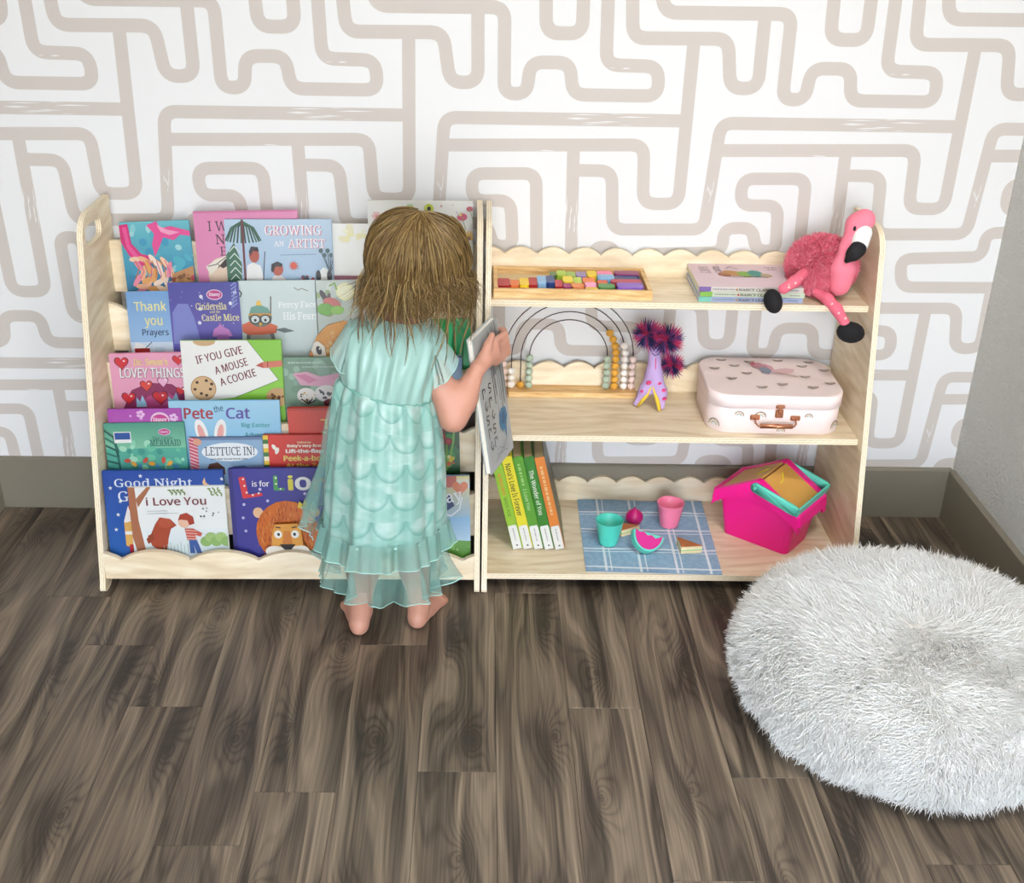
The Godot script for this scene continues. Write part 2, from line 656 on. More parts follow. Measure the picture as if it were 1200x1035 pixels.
func make_room() -> void:
	# floor: a sub-floor slab with one board per plank
	var st := begin()
	box(st, Vector3((XL + XR) / 2, -0.06, ZF / 2), Vector3(XR - XL + 0.3, 0.1, ZF + 0.3))
	var fl := structure("floor", done(st), mat("3a322c", 0.8))
	var w := 0.142
	var x0 := -0.1033
	var known := {-1: 0.574, 0: 0.958, 2: 0.777, -5: 0.582, -4: 0.780, -3: 1.137, 1: 0.372, -6: 0.402, 3: 1.21, 4: 0.97, 5: 0.56}
	var meshes := {}
	rng.seed = 5
	var count := 0
	for k in range(-8, 10):
		var xa := maxf(x0 + k * w, XL)
		var xb := minf(x0 + (k + 1) * w, XR)
		if xb - xa < 0.01:
			continue
		var z: float = known.get(k, rng.randf_range(0.2, 1.2)) - 1.22
		while z < ZF:
			var za := maxf(z, ZW)
			var zb := minf(z + 1.22, ZF)
			if zb - za > 0.02:
				var key := "%.3f %.3f" % [xb - xa, zb - za]
				if not meshes.has(key):
					meshes[key] = plank_mesh(xb - xa, zb - za)
				count += 1
				part(fl, "plank", meshes[key], M["plank%d" % ((k * 2 + 20 + int(round(z / 1.22)) * 3 + count / 7) % 5)], Vector3((xa + xb) / 2, -0.005, (za + zb) / 2), Vector3(0, PI if (k + count) % 2 else 0.0, 0))
			z += 1.22
	# papered back wall, side walls, the wall with the patio door, ceiling
	st = begin()
	box(st, Vector3((XL + XR) / 2, CEIL / 2, ZW - 0.06), Vector3(XR - XL + 0.3, CEIL, 0.12))
	var back := structure("wall_back", done(st), M.paper_wall)
	part(back, "wallpaper_print", paper_print(), M.paper_print, Vector3(0, 0, ZW + 0.0003))
	for s in [["left", XL - 0.0744], ["right", XR + 0.0144 + 0.06]]:
		st = begin()
		box(st, Vector3(s[1], CEIL / 2, (ZF + ZW) / 2), Vector3(0.12, CEIL, ZF - ZW))
		structure("wall_" + s[0], done(st), M.grey_wall)
	var ox0 := -0.75
	var ox1 := 1.12
	var oh := 2.12
	st = begin()
	box(st, Vector3((XL + ox0) / 2 - 0.08, CEIL / 2, ZF + 0.06), Vector3(ox0 - XL + 0.16, CEIL, 0.12))
	box(st, Vector3((XR + ox1) / 2 + 0.08, CEIL / 2, ZF + 0.06), Vector3(XR - ox1 + 0.16, CEIL, 0.12))
	box(st, Vector3((ox0 + ox1) / 2, (CEIL + oh) / 2, ZF + 0.06), Vector3(ox1 - ox0, CEIL - oh, 0.12))
	structure("wall_front", done(st), M.white_paint)
	st = begin()
	box(st, Vector3((XL + XR) / 2, CEIL + 0.06, ZF / 2), Vector3(XR - XL + 0.4, 0.12, ZF + 0.4))
	structure("ceiling", done(st), M.white_paint)
	# the patio door behind the camera: frame and two panes, and the terrace outside
	st = begin()
	for x in [ox0 + 0.03, (ox0 + ox1) / 2, ox1 - 0.03]:
		box(st, Vector3(x, oh / 2, ZF + 0.06), Vector3(0.06, oh, 0.08), 0.004)
	for y in [0.03, oh - 0.03]:
		box(st, Vector3((ox0 + ox1) / 2, y, ZF + 0.06), Vector3(ox1 - ox0, 0.06, 0.08), 0.004)
	var door := structure("door_1", done(st), mat("f2f2f0", 0.5))
	var pane := box_mesh(Vector3((ox1 - ox0) / 2 - 0.09, oh - 0.12, 0.006))
	var glass := mat("ffffff", 0.05, {"transparency": BaseMaterial3D.TRANSPARENCY_ALPHA})
	glass.albedo_color = Color(1, 1, 1, 0.04)
	for i in 2:
		part(door, "pane", pane, glass, Vector3(ox0 + (ox1 - ox0) * (0.25 + 0.5 * i), oh / 2, ZF + 0.06))
	st = begin()
	box(st, Vector3(0, -0.1, ZF + 4.15), Vector3(12, 0.1, 8))
	structure("terrace", done(st), mat("c9c4ba", 0.9))
	# skirting boards with a bevelled top
	var hb := 0.1377
	var prof := PackedVector2Array([Vector2(0, 0), Vector2(0.0144, 0), Vector2(0.0144, hb - 0.004), Vector2(0.011, hb - 0.0005), Vector2(0, hb)])
	for b in [["back", Vector3((XL + XR) / 2, 0, ZW), -PI / 2, XR - XL + 0.02], ["right", Vector3(XR + 0.0144, 0, ZF / 2), PI, ZF], ["left", Vector3(XL - 0.0144, 0, ZF / 2), 0.0, ZF]]:
		st = begin()
		slab(st, prof, -b[3] / 2, b[3] / 2)
		var sk := structure("baseboard_" + b[0], done(st), M.skirting)
		sk.position = b[1]
		sk.rotation.y = b[2]

func plank_mesh(w: float, l: float) -> ArrayMesh:
	var st := begin()
	var g := 0.0003
	var b := 0.0009
	var hx := w / 2 - g
	var hz := l / 2 - g
	var top := [Vector3(-hx + b, 0.005, -hz + b), Vector3(hx - b, 0.005, -hz + b), Vector3(hx - b, 0.005, hz - b), Vector3(-hx + b, 0.005, hz - b)]
	var low := [Vector3(-hx, 0.0043, -hz), Vector3(hx, 0.0043, -hz), Vector3(hx, 0.0043, hz), Vector3(-hx, 0.0043, hz)]
	var base := []
	for v in low:
		base.append(Vector3(v.x, -0.006, v.z))
	var add := func(q: Array, out: Vector3):
		var flip: bool = (q[1] - q[0]).cross(q[2] - q[0]).dot(out) > 0.0
		for k in ([0, 2, 1, 0, 3, 2] if flip else [0, 1, 2, 0, 2, 3]):
			var v: Vector3 = q[k]
			st.set_uv(Vector2(v.x / 0.142 + 0.5, v.z / 1.22 + 0.5))
			st.add_vertex(v)
	add.call(top, Vector3.UP)
	for i in 4:
		var j := (i + 1) % 4
		var o: Vector3 = (low[i] + low[j]) * 0.5
		o.y = 0
		add.call([top[i], top[j], low[j], low[i]], o + Vector3.UP * 0.01)
		add.call([low[i], low[j], base[j], base[i]], o)
	return done(st)

# the hand-brushed maze of the wallpaper, repeated every 61 x 60 cm
func paper_print() -> ArrayMesh:
	var tw := 0.6109
	var tv := 0.5969
	var lines := [
		[Vector2(0.201, 0.929), Vector2(0.209, 0.567), Vector2(0.131, 0.566), Vector2(0.120, 0.864), Vector2(-0.025, 0.861), Vector2(-0.023, 0.800), Vector2(0.064, 0.802), Vector2(0.071, 0.695), Vector2(0.024, 0.696), Vector2(0.012, 0.749), Vector2(-0.056, 0.747), Vector2(-0.052, 0.690), Vector2(-0.244, 0.682), Vector2(-0.231, 0.613), Vector2(0.042, 0.616), Vector2(0.044, 0.439), Vector2(0.094, 0.440), Vector2(0.099, 0.506), Vector2(0.186, 0.507), Vector2(0.193, 0.440), Vector2(0.381, 0.441), Vector2(0.377, 0.503), Vector2(0.263, 0.504), Vector2(0.258, 0.698), Vector2(0.307, 0.698), Vector2(0.317, 0.560), Vector2(0.523, 0.563), Vector2(0.537, 0.460), Vector2(0.598, 0.462), Vector2(0.596, 0.615)],
		[Vector2(0.449, 1.159), Vector2(0.446, 0.801), Vector2(0.365, 0.800), Vector2(0.358, 0.932), Vector2(-0.086, 0.923)],
		[Vector2(0.441, 0.986), Vector2(-0.086, 0.983), Vector2(-0.101, 0.743), Vector2(-0.312, 0.739), Vector2(-0.321, 0.873), Vector2(-0.410, 0.873)],
	]
	var art := Art.new(XR - XL + 0.0144, CEIL - 0.138, XL, CEIL, 1.0, 1.0)
	art.ox = 0.0
	art.oy = 0.0
	art.sy = -1.0
	art.clip = PackedVector2Array([Vector2(XL, 0.1375), Vector2(XR + 0.0144, 0.1375), Vector2(XR + 0.0144, CEIL), Vector2(XL, CEIL)])
	var polys := []
	for l in lines:
		for p in Geometry2D.offset_polyline(fillet(l, 0.028), 0.0142, Geometry2D.JOIN_ROUND, Geometry2D.END_BUTT):
			polys.append(p)
	var dry := []     # bristle gaps and stray bristles where the brush ran dry
	rng.seed = 9
	for s in [[0.176, 0.39, 0.972, 0.998, true, 9], [-0.106, -0.078, 0.80, 0.865, false, 8], [0.188, 0.222, 0.69, 0.83, false, 12], [0.11, 0.21, 0.912, 0.916, true, 2], [0.26, 0.34, 0.497, 0.499, true, 2]]:
		for i in s[5]:
			var a := rng.randf()
			var b := rng.randf_range(0.0, 0.6)
			var l := rng.randf_range(0.15, 0.4)
			var t := rng.randf_range(0.0004, 0.0014)
			var p0 := Vector2(lerpf(s[0], s[1], b if s[4] else a), lerpf(s[2], s[3], a if s[4] else b))
			var p1 := Vector2(lerpf(s[0], s[1], b + l if s[4] else a), lerpf(s[2], s[3], a if s[4] else b + l))
			var side := Vector2(0, t) if s[4] else Vector2(t, 0)
			dry.append([p0 - side, p0.lerp(p1, 0.4) + side, p1, p0.lerp(p1, 0.5) - side])
	for ix in range(-3, 4):
		for iy in range(-1, 4):
			var d := Vector2(ix * tw, iy * tv)
			for pi in polys.size():
				var p: PackedVector2Array = polys[pi]
				var q := PackedVector2Array()
				for v in p:
					q.append(v + d)
				for r in Geometry2D.intersect_polygons(q, art.clip):
					art.z = 0.00009 * pi + 0.00004 * absi(ix % 2)
					art.raw(r, lin("c5bcb5"))
	art.z = 0.0005
	for ix in range(-3, 4):
		for iy in range(-1, 4):
			for p in dry:
				var q := PackedVector2Array()
				for v in p:
					q.append(v + Vector2(ix * tw, iy * tv))
				for r in Geometry2D.intersect_polygons(q, art.clip):
					art.raw(r, lin("e0dfde"))
	return art.mesh()

# ---------------------------------------------------------------- the two plywood units
func side_profile() -> PackedVector2Array:      # x = depth from the wall, y = height
	var p := PackedVector2Array([Vector2(0, 0), Vector2(0, 0.805)])
	for i in 8:
		var a := PI / 2 * i / 7.0
		p.append(Vector2(0.150 + sin(a) * 0.062, 0.745 + cos(a) * 0.060))
	p.append(Vector2(0.374, 0.03))
	for i in 4:
		var a := PI / 2 * i / 3.0
		p.append(Vector2(0.362 + cos(a) * 0.02, 0.012 - sin(a) * 0.012))
	p.append(Vector2(0.34, 0.0))
	p.append(Vector2(0.30, 0.03))
	p.append(Vector2(0.08, 0.03))
	p.append(Vector2(0.05, 0.0))
	return p

func handle_hole() -> PackedVector2Array:
	var p := PackedVector2Array()
	for v in rounded_rect(0.110, 0.042, 0.018, 4):
		p.append(v + Vector2(0.134, 0.757))
	return p

# a board whose top edge is a row of humps; valleys lie at v0 + k * step
func scallop(x0: float, x1: float, low: float, high: float, v0: float, step: float, rise: float) -> PackedVector2Array:
	var p := PackedVector2Array([Vector2(x0, low)])
	var n := int((x1 - x0) / 0.006)
	for i in n + 1:
		var x := lerpf(x0, x1, float(i) / n)
		var t := fposmod((x - v0) / step, 1.0)
		var hump := sqrt(absf(sin(t * PI)))
		p.append(Vector2(x, high - rise + rise * lerpf(hump, sin(t * PI), 0.35)))
	p.append(Vector2(x1, low))
	return p

func rect_poly(w: float, h: float) -> PackedVector2Array:
	return PackedVector2Array([Vector2(-w / 2, -h / 2), Vector2(w / 2, -h / 2), Vector2(w / 2, h / 2), Vector2(-w / 2, h / 2)])

const LEAN := 0.15
const TIERS := [[0.71, 0.04], [0.59, 0.10], [0.475, 0.165], [0.355, 0.235], [0.225, 0.30], [0.10, 0.365]]
const BS_TURN := 0.0125

func make_bookcase() -> void:
	var o := thing("book_display", "birch plywood book display with scalloped tiers and carry-handle sides, full of picture books", "bookshelf")
	o.rotation.y = BS_TURN
	var side := board(side_profile(), 0.012, handle_hole())
	# the profile's x axis becomes depth
	for x in [-0.838, -0.006]:
		part(o, "side_panel", side, null, Vector3(x, 0, 0), Vector3(0, -PI / 2, 0))
	for i in TIERS.size():
		var t: Array = TIERS[i]
		var low: float = t[0] - 0.118
		if i == 5:
			low = 0.030
		if i == 0:
			part(o, "back_board", board(PackedVector2Array([Vector2(-0.832, low), Vector2(-0.832, t[0]), Vector2(-0.012, t[0]), Vector2(-0.012, low)]), 0.012), null, Vector3(0, 0, t[1] - 0.006))
			continue
		part(o, "scalloped_board", board(scallop(-0.832, -0.012, low, t[0], -0.794, 0.151, 0.025), 0.012), null, Vector3(0, 0, t[1] - 0.006))
		var zr: float = TIERS[i - 1][1]
		part(o, "ledge", board(rect_poly(0.82, t[1] - 0.012 - zr + 0.012), 0.006), null, Vector3(-0.422, low + 0.003 if i < 5 else 0.040, (t[1] - 0.012 + zr - 0.012) / 2), Vector3(PI / 2, 0, 0))
	part(o, "foot_rail", board(rect_poly(0.82, 0.05), 0.012), null, Vector3(-0.422, 0.062, 0.05))

func make_toy_shelf() -> void:
	var o := thing("toy_shelf", "birch plywood open toy shelf with three tiers and scalloped back rails", "shelf")
	var side := board(side_profile(), 0.012)
	for x in [0.015, 0.852]:
		part(o, "side_panel", side, null, Vector3(x, 0, 0), Vector3(0, -PI / 2, 0))
	for s in [[0.636, 0.197, 0.065], [0.348, 0.270, 0.073], [0.045, 0.362, 0.068]]:
		part(o, "shelf_board", board(rect_poly(0.825, s[1] - 0.002), 0.014), null, Vector3(0.4335, s[0] - 0.007, s[1] / 2 + 0.001), Vector3(PI / 2, 0, 0))
		part(o, "scalloped_rail", board(scallop(0.021, 0.846, s[0], s[0] + s[2], 0.053, 0.0735, 0.019), 0.010), null, Vector3(0, 0, 0.007))

# ---------------------------------------------------------------- books
# A hardback or paperback: cover boards, a block of pages and the printed front. Its origin is the foot of the back cover, the front looks along +z.
func book(called: String, label: String, w: float, h: float, t: float, cover: String, art: Art, cat_group := "picture books in the display") -> Node3D:
	var o := thing(called, label, "book", Vector3.ZERO, cat_group)
	book_parts(o, w, h, t, cover, art)
	return o

func book_parts(o: Node3D, w: float, h: float, t: float, cover: String, art: Art) -> void:
	var c := minf(0.0022, t * 0.22)
	var st := begin()
	box(st, Vector3(0, h / 2, c / 2), Vector3(w, h, c), c * 0.3)
	box(st, Vector3(0, h / 2, t - c / 2), Vector3(w, h, c), c * 0.3)
	box(st, Vector3(-w / 2 + c / 2, h / 2, t / 2), Vector3(c, h, t - c), c * 0.3)
	part(o, "cover", done(st), mat(cover, 0.4))
	st = begin()
	box(st, Vector3(c * 0.5 - 0.001, h / 2, t / 2), Vector3(w - c - 0.004, h - 0.006, t - 2 * c - 0.0002))
	part(o, "pages", done(st), M.pages)
	if art:
		part(o, "cover_print", art.mesh(), M.print, Vector3(0, 0, t + 0.0002))

func cover_art(w: float, h: float) -> Art:
	# drawing units: photo pixels from the upper left corner of the cover
	return Art.new(w, h, -w / 2, h, 0.00188, 0.00196)

# stand a book in a tier: x is its middle, top the height of its upper edge, off how far it stands out from the board behind
func stand(o: Node3D, row: int, x: float, top: float, h: float, off: float, roll: float) -> void:
	var yr: float = TIERS[row - 1][0]
	var zr: float = TIERS[row - 1][1] + 0.001
	var up := Vector3(0, 1, -LEAN).normalized()
	var n := Vector3(0, LEAN, 1).normalized()
	var p0 := Vector3(x, yr, zr) + n * off
	var s := (top - p0.y) / up.y
	var head := p0 + up * s
	head.x = x
	var b := Basis(Vector3.RIGHT, up, n) * Basis(Vector3.BACK, deg_to_rad(roll))
	var local := Transform3D(b, head - b.y * h)
	o.transform = Transform3D(Basis(Vector3.UP, BS_TURN), Vector3.ZERO) * local

func make_display_books() -> void:
	var a: Art
	# --- top row
	a = cover_art(0.154, 0.262)
	a.blend(0, 0, 90, 60, "6cc4cf", "2a8fb4")
	a.blend(0, 60, 90, 90, "2f86ad", "1d5f8c")
	a.specks(30, 0, 0, 85, 60, 2, 7, ["4fb3c6", "8fd4d8", "3a9cc0", "a9dfe0"])
	a.poly([[0, 3], [10, 2], [12, 24], [22, 36], [36, 40], [30, 52], [18, 48], [8, 38], [0, 22]], "e0257c")
	a.poly([[3, 6], [8, 5], [10, 26], [20, 40], [30, 44], [26, 48], [14, 42], [6, 28]], "f2589c")
	a.poly([[32, 4], [44, 0], [48, 8], [60, 6], [82, 12], [84, 18], [70, 16], [62, 22], [50, 18], [46, 26], [38, 40], [36, 26], [40, 14]], "ee4f98")
	a.poly([[44, 4], [56, 10], [70, 13], [58, 16], [48, 12]], "f9a3c6")
	for i in 26:
		var t := i * 0.9
		a.oval(14 + fmod(i * 17.0, 44), 42 + fmod(i * 11.0, 40), 7 + fmod(t, 3.0), 3, ["f9d3b0", "f6b98f", "fbe3cf", "ef8fa8", "e9a65c"][i % 5], t)
	for i in 8:
		a.line([[14 + i * 5, 44], [18 + i * 5, 52 + i % 3 * 4], [12 + i * 6, 64]], 1.0, ["c96a3a", "e0558a"][i % 2])
	a.poly([[56, 60], [86, 50], [90, 80], [52, 84]], "c58d57")
	a.specks(24, 54, 58, 34, 22, 1, 4, ["a5522f", "d8a468", "d0475a", "8c5a34"])
	stand(book("picture_book", "thin book with a pink fish tail over turquoise water, top left of the display", 0.154, 0.262, 0.006, "2d7f9c", a), 1, -0.728, 0.755, 0.262, 0.0, 2.9)

	a = cover_art(0.229, 0.29)
	a.rect(0, 0, 130, 160, "e58ab4")
	a.rect(0, 0, 130, 2, "d4719f")
	a.text("I WILL NEVER", 16, 11, 98, 11, "3b2a35", "Droid Serif")
	a.text("NOT EVER", 24, 26, 78, 11, "3b2a35", "Droid Serif")
	a.text("Eat a", 28, 40, 34, 10, "3b2a35", "Droid Serif")
	a.oval(28, 72, 16, 20, "f1d3b8")
	a.poly([[10, 62], [20, 56], [34, 50], [40, 56], [26, 62], [14, 72]], "f3ead9")
	a.line([[12, 62], [22, 60], [34, 52], [40, 54]], 0.9, "3b2a25")
	a.line([[24, 64], [34, 54], [38, 60], [30, 64], [24, 60]], 0.9, "3b2a25")
	stand(book("picture_book", "pink picture book with thin black title, half hidden behind a blue book", 0.229, 0.29, 0.009, "d678a4", a), 1, -0.526, 0.781, 0.29, 0.0, 1.8)

	a = cover_art(0.236, 0.275)
	a.blend(0, 0, 130, 80, "bcd2e6", "a9c4dd")
	for i in 12:
		var g := -1.2 + i * 0.22
		a.line([[21, 2], [21 + sin(g) * 14, 10 - cos(g) * 2], [21 + sin(g) * 22, 22 + cos(g) * 4]], 2.0, ["26493b", "3b6a4f"][i % 2])
	a.line([[21, 0], [21, 72]], 2.6, "6e2b35")
	a.poly([[0, 40], [10, 26], [18, 50], [16, 80], [0, 80]], "3f6f53")
	for i in 5:
		a.line([[4, 36 + i * 8], [10, 30 + i * 8], [17, 38 + i * 8]], 1.0, "dfe9e2")
	a.text("GROWING", 48, 7, 66, 11, "d9708f", "Droid Serif", 0.6)
	a.text("GROWING", 47, 6.4, 66, 11, "f7f2ee", "Droid Serif", 0.4)
	a.text("AN", 57, 24, 12, 6, "f3eef0", "Droid Serif", 0.4)
	a.text("ARTIST", 74, 22, 44, 10.5, "d9708f", "Droid Serif", 0.6)
	a.text("ARTIST", 73.3, 21.4, 44, 10.5, "f7f2ee", "Droid Serif", 0.4)
	a.line([[64, 40], [106, 39]], 0.7, "7d97ad")
	a.poly([[22, 72], [24, 52], [31, 48], [40, 52], [44, 72]], "f1efec")
	a.oval(33, 40, 6, 8.5, "b5523c")
	a.poly([[27, 36], [30, 30], [38, 31], [39, 36], [32, 35], [29, 41]], "2a2023")
	a.line([[46, 36], [42, 72]], 1.0, "2c2a30")
	a.poly([[51, 72], [54, 64], [62, 62], [68, 66], [70, 72]], "efe6df")
	a.oval(60, 56, 6.5, 7.5, "b5523c")
	a.poly([[52, 58], [53, 50], [60, 47], [66, 50], [65, 53], [57, 53], [55, 60]], "2a2023")
	a.oval(79, 52, 4, 4, "df5a3e")
	for i in 10:
		a.line([[79, 52], [79 + cos(i * 0.63) * 6, 52 + sin(i * 0.63) * 6]], 0.6, "df5a3e")
	a.specks(8, 82, 62, 26, 8, 2, 3, ["a33b4a", "7d2f42"])
	a.line([[90, 64], [96, 68], [90, 70]], 3, "3c5a68")
	for i in 6:
		a.line([[122, 60], [112 + i * 4, 36 + i % 2 * 5]], 0.8, "33474c")
		a.oval(112 + i * 4, 35 + i % 2 * 5, 2.6, 2.6, "45605f")
	a.oval(115, 64, 6, 10, "eeeeea")
	a.oval(108, 64, 3, 7, "24262b")
	a.oval(121, 64, 3, 7, "24262b")
	stand(book("picture_book", "pale blue landscape-format picture book with a palm and a man in a white shirt", 0.236, 0.275, 0.009, "8ba5bf", a), 1, -0.453, 0.766, 0.275, 0.0105, 0.9)

	a = cover_art(0.153, 0.262)
	a.rect(0, 0, 90, 62, "fbfaf3")
	a.specks(14, 8, 2, 34, 16, 2, 5, ["f6efb5", "faf6d8", "f4ecc3"])
	a.rect(0, 59, 90, 90, "b9788a")
	stand(book("picture_book", "almost white book with faint yellow blots between the blue and the floral covers", 0.153, 0.262, 0.006, "f3f1ea", a), 1, -0.262, 0.756, 0.262, 0.0, 0.2)

	a = cover_art(0.232, 0.31)
	a.rect(0, 0, 130, 170, "eceae2")
	a.rnd.seed = 3
	for i in 16:
		var x := a.rnd.randf_range(6, 52)
		var y := a.rnd.randf_range(6, 70)
		a.line([[x, y], [x + a.rnd.randf_range(-6, 6), y + 16]], 0.8, "9fb680")
		for k in 6:
			a.oval(x + cos(k * 1.05) * 3.4, y + sin(k * 1.05) * 3.4, 2.3, 2.0, ["c9dcae", "e9b9b4", "dfe8d2", "b9cf9a"][i % 4])
		a.oval(x, y, 1.8, 1.8, ["86a53e", "d98f86"][i % 2])
	a.oval(72, 8, 5.5, 5.5, "c5cf3e")
	a.oval(72, 8, 2.4, 2.4, "33382a")
	for f in [[111, 17, 6, "c73a5c"], [120, 8, 4, "b3263f"]]:
		a.oval(f[0], f[1], f[2], f[2] * 0.7, f[3])
		a.line([[f[0], f[1]], [f[0] + 4, f[1] + 14]], 0.8, "6b8a4a")
	for k in 9:
		a.line([[118, 42], [118 + cos(-PI + k * 0.39) * 9, 42 + sin(-PI + k * 0.39) * 9]], 2.0, "edb92f")
	a.oval(118, 41, 3, 2.4, "8a4a22")
	a.specks(20, 84, 2, 26, 50, 0.8, 2.0, ["d9a8a8", "9fb680", "c5b5c9", "e3c35a"])
	stand(book("picture_book", "tall white book scattered with watercolour flowers behind the child's head", 0.232, 0.31, 0.012, "dcd8cc", a), 1, -0.138, 0.810, 0.31, 0.0075, 0.4)

	# --- second row
	a = cover_art(0.148, 0.24)
	a.blend(0, 0, 90, 80, "79a7da", "a6c8ea")
	a.blend(0, 58, 90, 30, "d3e4f3", "eef3f7")
	a.text("Thank", 8, 11, 38, 11, "f1e99a", "Droid Sans", 0.5)
	a.text("you", 19, 30, 21, 12, "f1e99a", "Droid Sans", 0.5)
	a.text("Prayers", 15, 43, 31, 9.5, "24304a", "Droid Sans", 0.3)
	a.poly([[6, 58], [14, 60], [22, 66], [10, 68], [3, 66]], "f5f3ee")
	a.line([[16, 66], [25, 58]], 0.9, "3a3a44")
	a.rect(4, 65, 18, 9, "b52a26")
	a.rect(28, 64, 12, 8, "c6d9ea")
	stand(book("picture_book", "sky blue board book with yellow and navy lettering, left end of the second tier", 0.148, 0.24, 0.010, "8fb5df", a), 2, -0.715, 0.614, 0.24, 0.0, 1.5)

	a = cover_art(0.155, 0.25)
	a.blend(0, 0, 90, 70, "4c4a9e", "6a5fb4")
	a.specks(26, 2, 2, 80, 64, 0.5, 1.2, ["c9c4f0", "8d88cf"])
	a.poly([[2, 70], [3, 34], [10, 24], [22, 24], [28, 40], [34, 70]], "7f86c9")
	for s in [[38, 16], [36, 30], [72, 24], [34, 46], [78, 12]]:
		a.star(s[0], s[1], 2.4, "f4f1ff")
	a.oval(54, 14, 9.5, 6, "f4d6e6")
	a.oval(54, 14, 8.6, 5, "c43a86")
	a.text("Disney", 47.5, 11.5, 13, 5, "ffffff", "Droid Serif", 0.2)
	a.text("Cinderella", 31, 23, 36, 8, "efe2a4", "Droid Serif", 0.3)
	a.text("and the", 47, 31.5, 12, 3.5, "efe2a4", "Droid Serif")
	a.text("Castle Mice", 37, 36, 44, 8, "efe2a4", "Droid Serif", 0.3)
	for i in 7:
		a.line([[74, 28 - i * 4], [80, 24 - i * 4]], 1.6, "8f9ad6")
	a.line([[73, 30], [80, 2]], 0.8, "8f9ad6")
	a.poly([[48, 62], [50, 54], [56, 50], [58, 46], [60, 50], [68, 54], [72, 62]], "c77fc3")
	a.poly([[52, 70], [54, 60], [66, 60], [70, 70]], "a96bb8")
	stand(book("picture_book", "violet paperback with cream title, stars and a pink logo oval", 0.155, 0.25, 0.004, "544f9f", a), 2, -0.617, 0.638, 0.25, 0.011, 1.4)

	a = cover_art(0.171, 0.262)
	a.blend(0, 0, 100, 90, "d3dfdd", "c6d4d0")
	a.text("Percy Faces", 46, 24, 50, 9, "f7f8f4", "Droid Serif", 0.5)
	a.text("His Fears", 51, 36, 42, 9, "f7f8f4", "Droid Serif", 0.5)
	a.line([[66, 8], [71, 11], [75, 9], [82, 12]], 1.0, "8a8a72")
	a.line([[1, 10], [4, 14], [2, 18]], 1.4, "3a3d42")
	a.line([[38, 18], [36, 48]], 1.3, "5b4632")
	a.oval(23, 66, 17, 16, "70706c")
	a.oval(23, 68, 13, 12, "a8a8a2")
	a.poly([[2, 50], [12, 46], [34, 48], [44, 52], [42, 60], [26, 62], [8, 62], [2, 58]], "d1603a")
	a.oval(24, 42, 14, 11, "6a6f5c")
	a.poly([[11, 38], [14, 30], [24, 27], [34, 31], [37, 38]], "6ea08f")
	a.poly([[20, 28], [21, 23], [25, 22], [27, 28]], "e7b842")
	a.rect(11, 37, 26, 3, "c9903c")
	for x in [18, 30]:
		a.oval(x, 44, 6.4, 5.6, "2d2f33")
		a.oval(x, 44, 4.8, 4.2, "cfd6d2")
		a.oval(x, 45, 1.6, 1.8, "222222")
	a.poly([[22, 48], [26, 48], [24, 53]], "e29a2e")
	a.poly([[40, 56], [52, 54], [64, 58], [52, 60]], "5f6a66")
	stand(book("picture_book", "pale grey-green picture book with a bird wearing diving goggles", 0.171, 0.262, 0.008, "b4c2bf", a), 2, -0.457, 0.641, 0.262, 0.0, 1.4)

	a = cover_art(0.155, 0.262)
	a.blend(0, 0, 90, 60, "cfd8d0", "b7c3bb")
	a.specks(26, 0, 0, 84, 60, 2, 7, ["c2d0b8", "dbe3da", "aab9ae", "9bb07c"])
	a.oval(34, 13, 11, 10, "f3f0b4")
	a.oval(34, 13, 9, 8, "f8f6cf")
	a.oval(8, 17, 3, 7, "4c4448", -0.5)
	a.oval(14, 20, 2.4, 6, "5d5256", 0.3)
	a.oval(18, 27, 11, 7, "c8706a", 0.4)
	a.oval(10, 33, 10, 7, "73b04a")
	a.oval(24, 34, 8, 5, "8fc458")
	a.line([[16, 6], [22, 3], [24, 10]], 2, "8db35a")
	stand(book("picture_book", "grey-green garden picture book with a pale yellow moon, beside the child's hair", 0.155, 0.262, 0.006, "a8b8ac", a), 2, -0.291, 0.647, 0.262, 0.009, 1.4)

	shaped_book()

	a = cover_art(0.157, 0.185)
	a.blend(0, 0, 90, 90, "1fae5a", "2fd07a")
	a.poly([[56, 0], [84, 0], [84, 60], [62, 90], [50, 60]], "3fe08f")
	a.line([[64, 0], [60, 30], [70, 60]], 2.0, "0f7a3c")
	a.line([[74, 20], [70, 66]], 1.4, "0f7a3c")
	stand(book("picture_book", "glossy emerald green book beside the child's right shoulder", 0.157, 0.185, 0.012, "128a46", a), 2, -0.102, 0.559, 0.185, 0.0, 2.8)

	# --- third row
	a = cover_art(0.163, 0.235)
	a.rect(0, 0, 90, 80, "eda3be")
	a.poly([[10, 64], [22, 42], [44, 34], [70, 36], [88, 50], [88, 80], [10, 80]], "8f2c5c")
	a.poly([[30, 62], [40, 50], [60, 44], [80, 56], [80, 70]], "b4447c")
	for h in [[14, 10, 9, "d92b36"], [80, 8, 7, "d92b36"], [40, 37, 8, "e2473c"], [60, 33, 7, "f2b3d2"], [18, 51, 9, "d3222c"], [55, 51, 10, "c91f2a"], [80, 44, 6, "d3222c"]]:
		a.heart(h[0], h[1], h[2], "5e1526")
		a.heart(h[0], h[1], h[2] * 0.88, h[3])
		a.oval(h[0] + 3, h[1] - 2, 1.3, 1.0, "fbe6ea")
	a.poly([[26, 62], [27, 50], [31, 56], [34, 48], [38, 58], [38, 62]], "9cc6e2")
	a.poly([[64, 62], [64, 50], [69, 54], [74, 46], [77, 56], [76, 64]], "9cc6e2")
	a.text("Dr. Seuss's", 28, 6, 40, 7.5, "f0dc7a", "Droid Serif", 0.6)
	a.text("LOVEY THINGS", 11, 17, 76, 11.5, "5a2440", "Droid Sans", 1.6, 0.02)
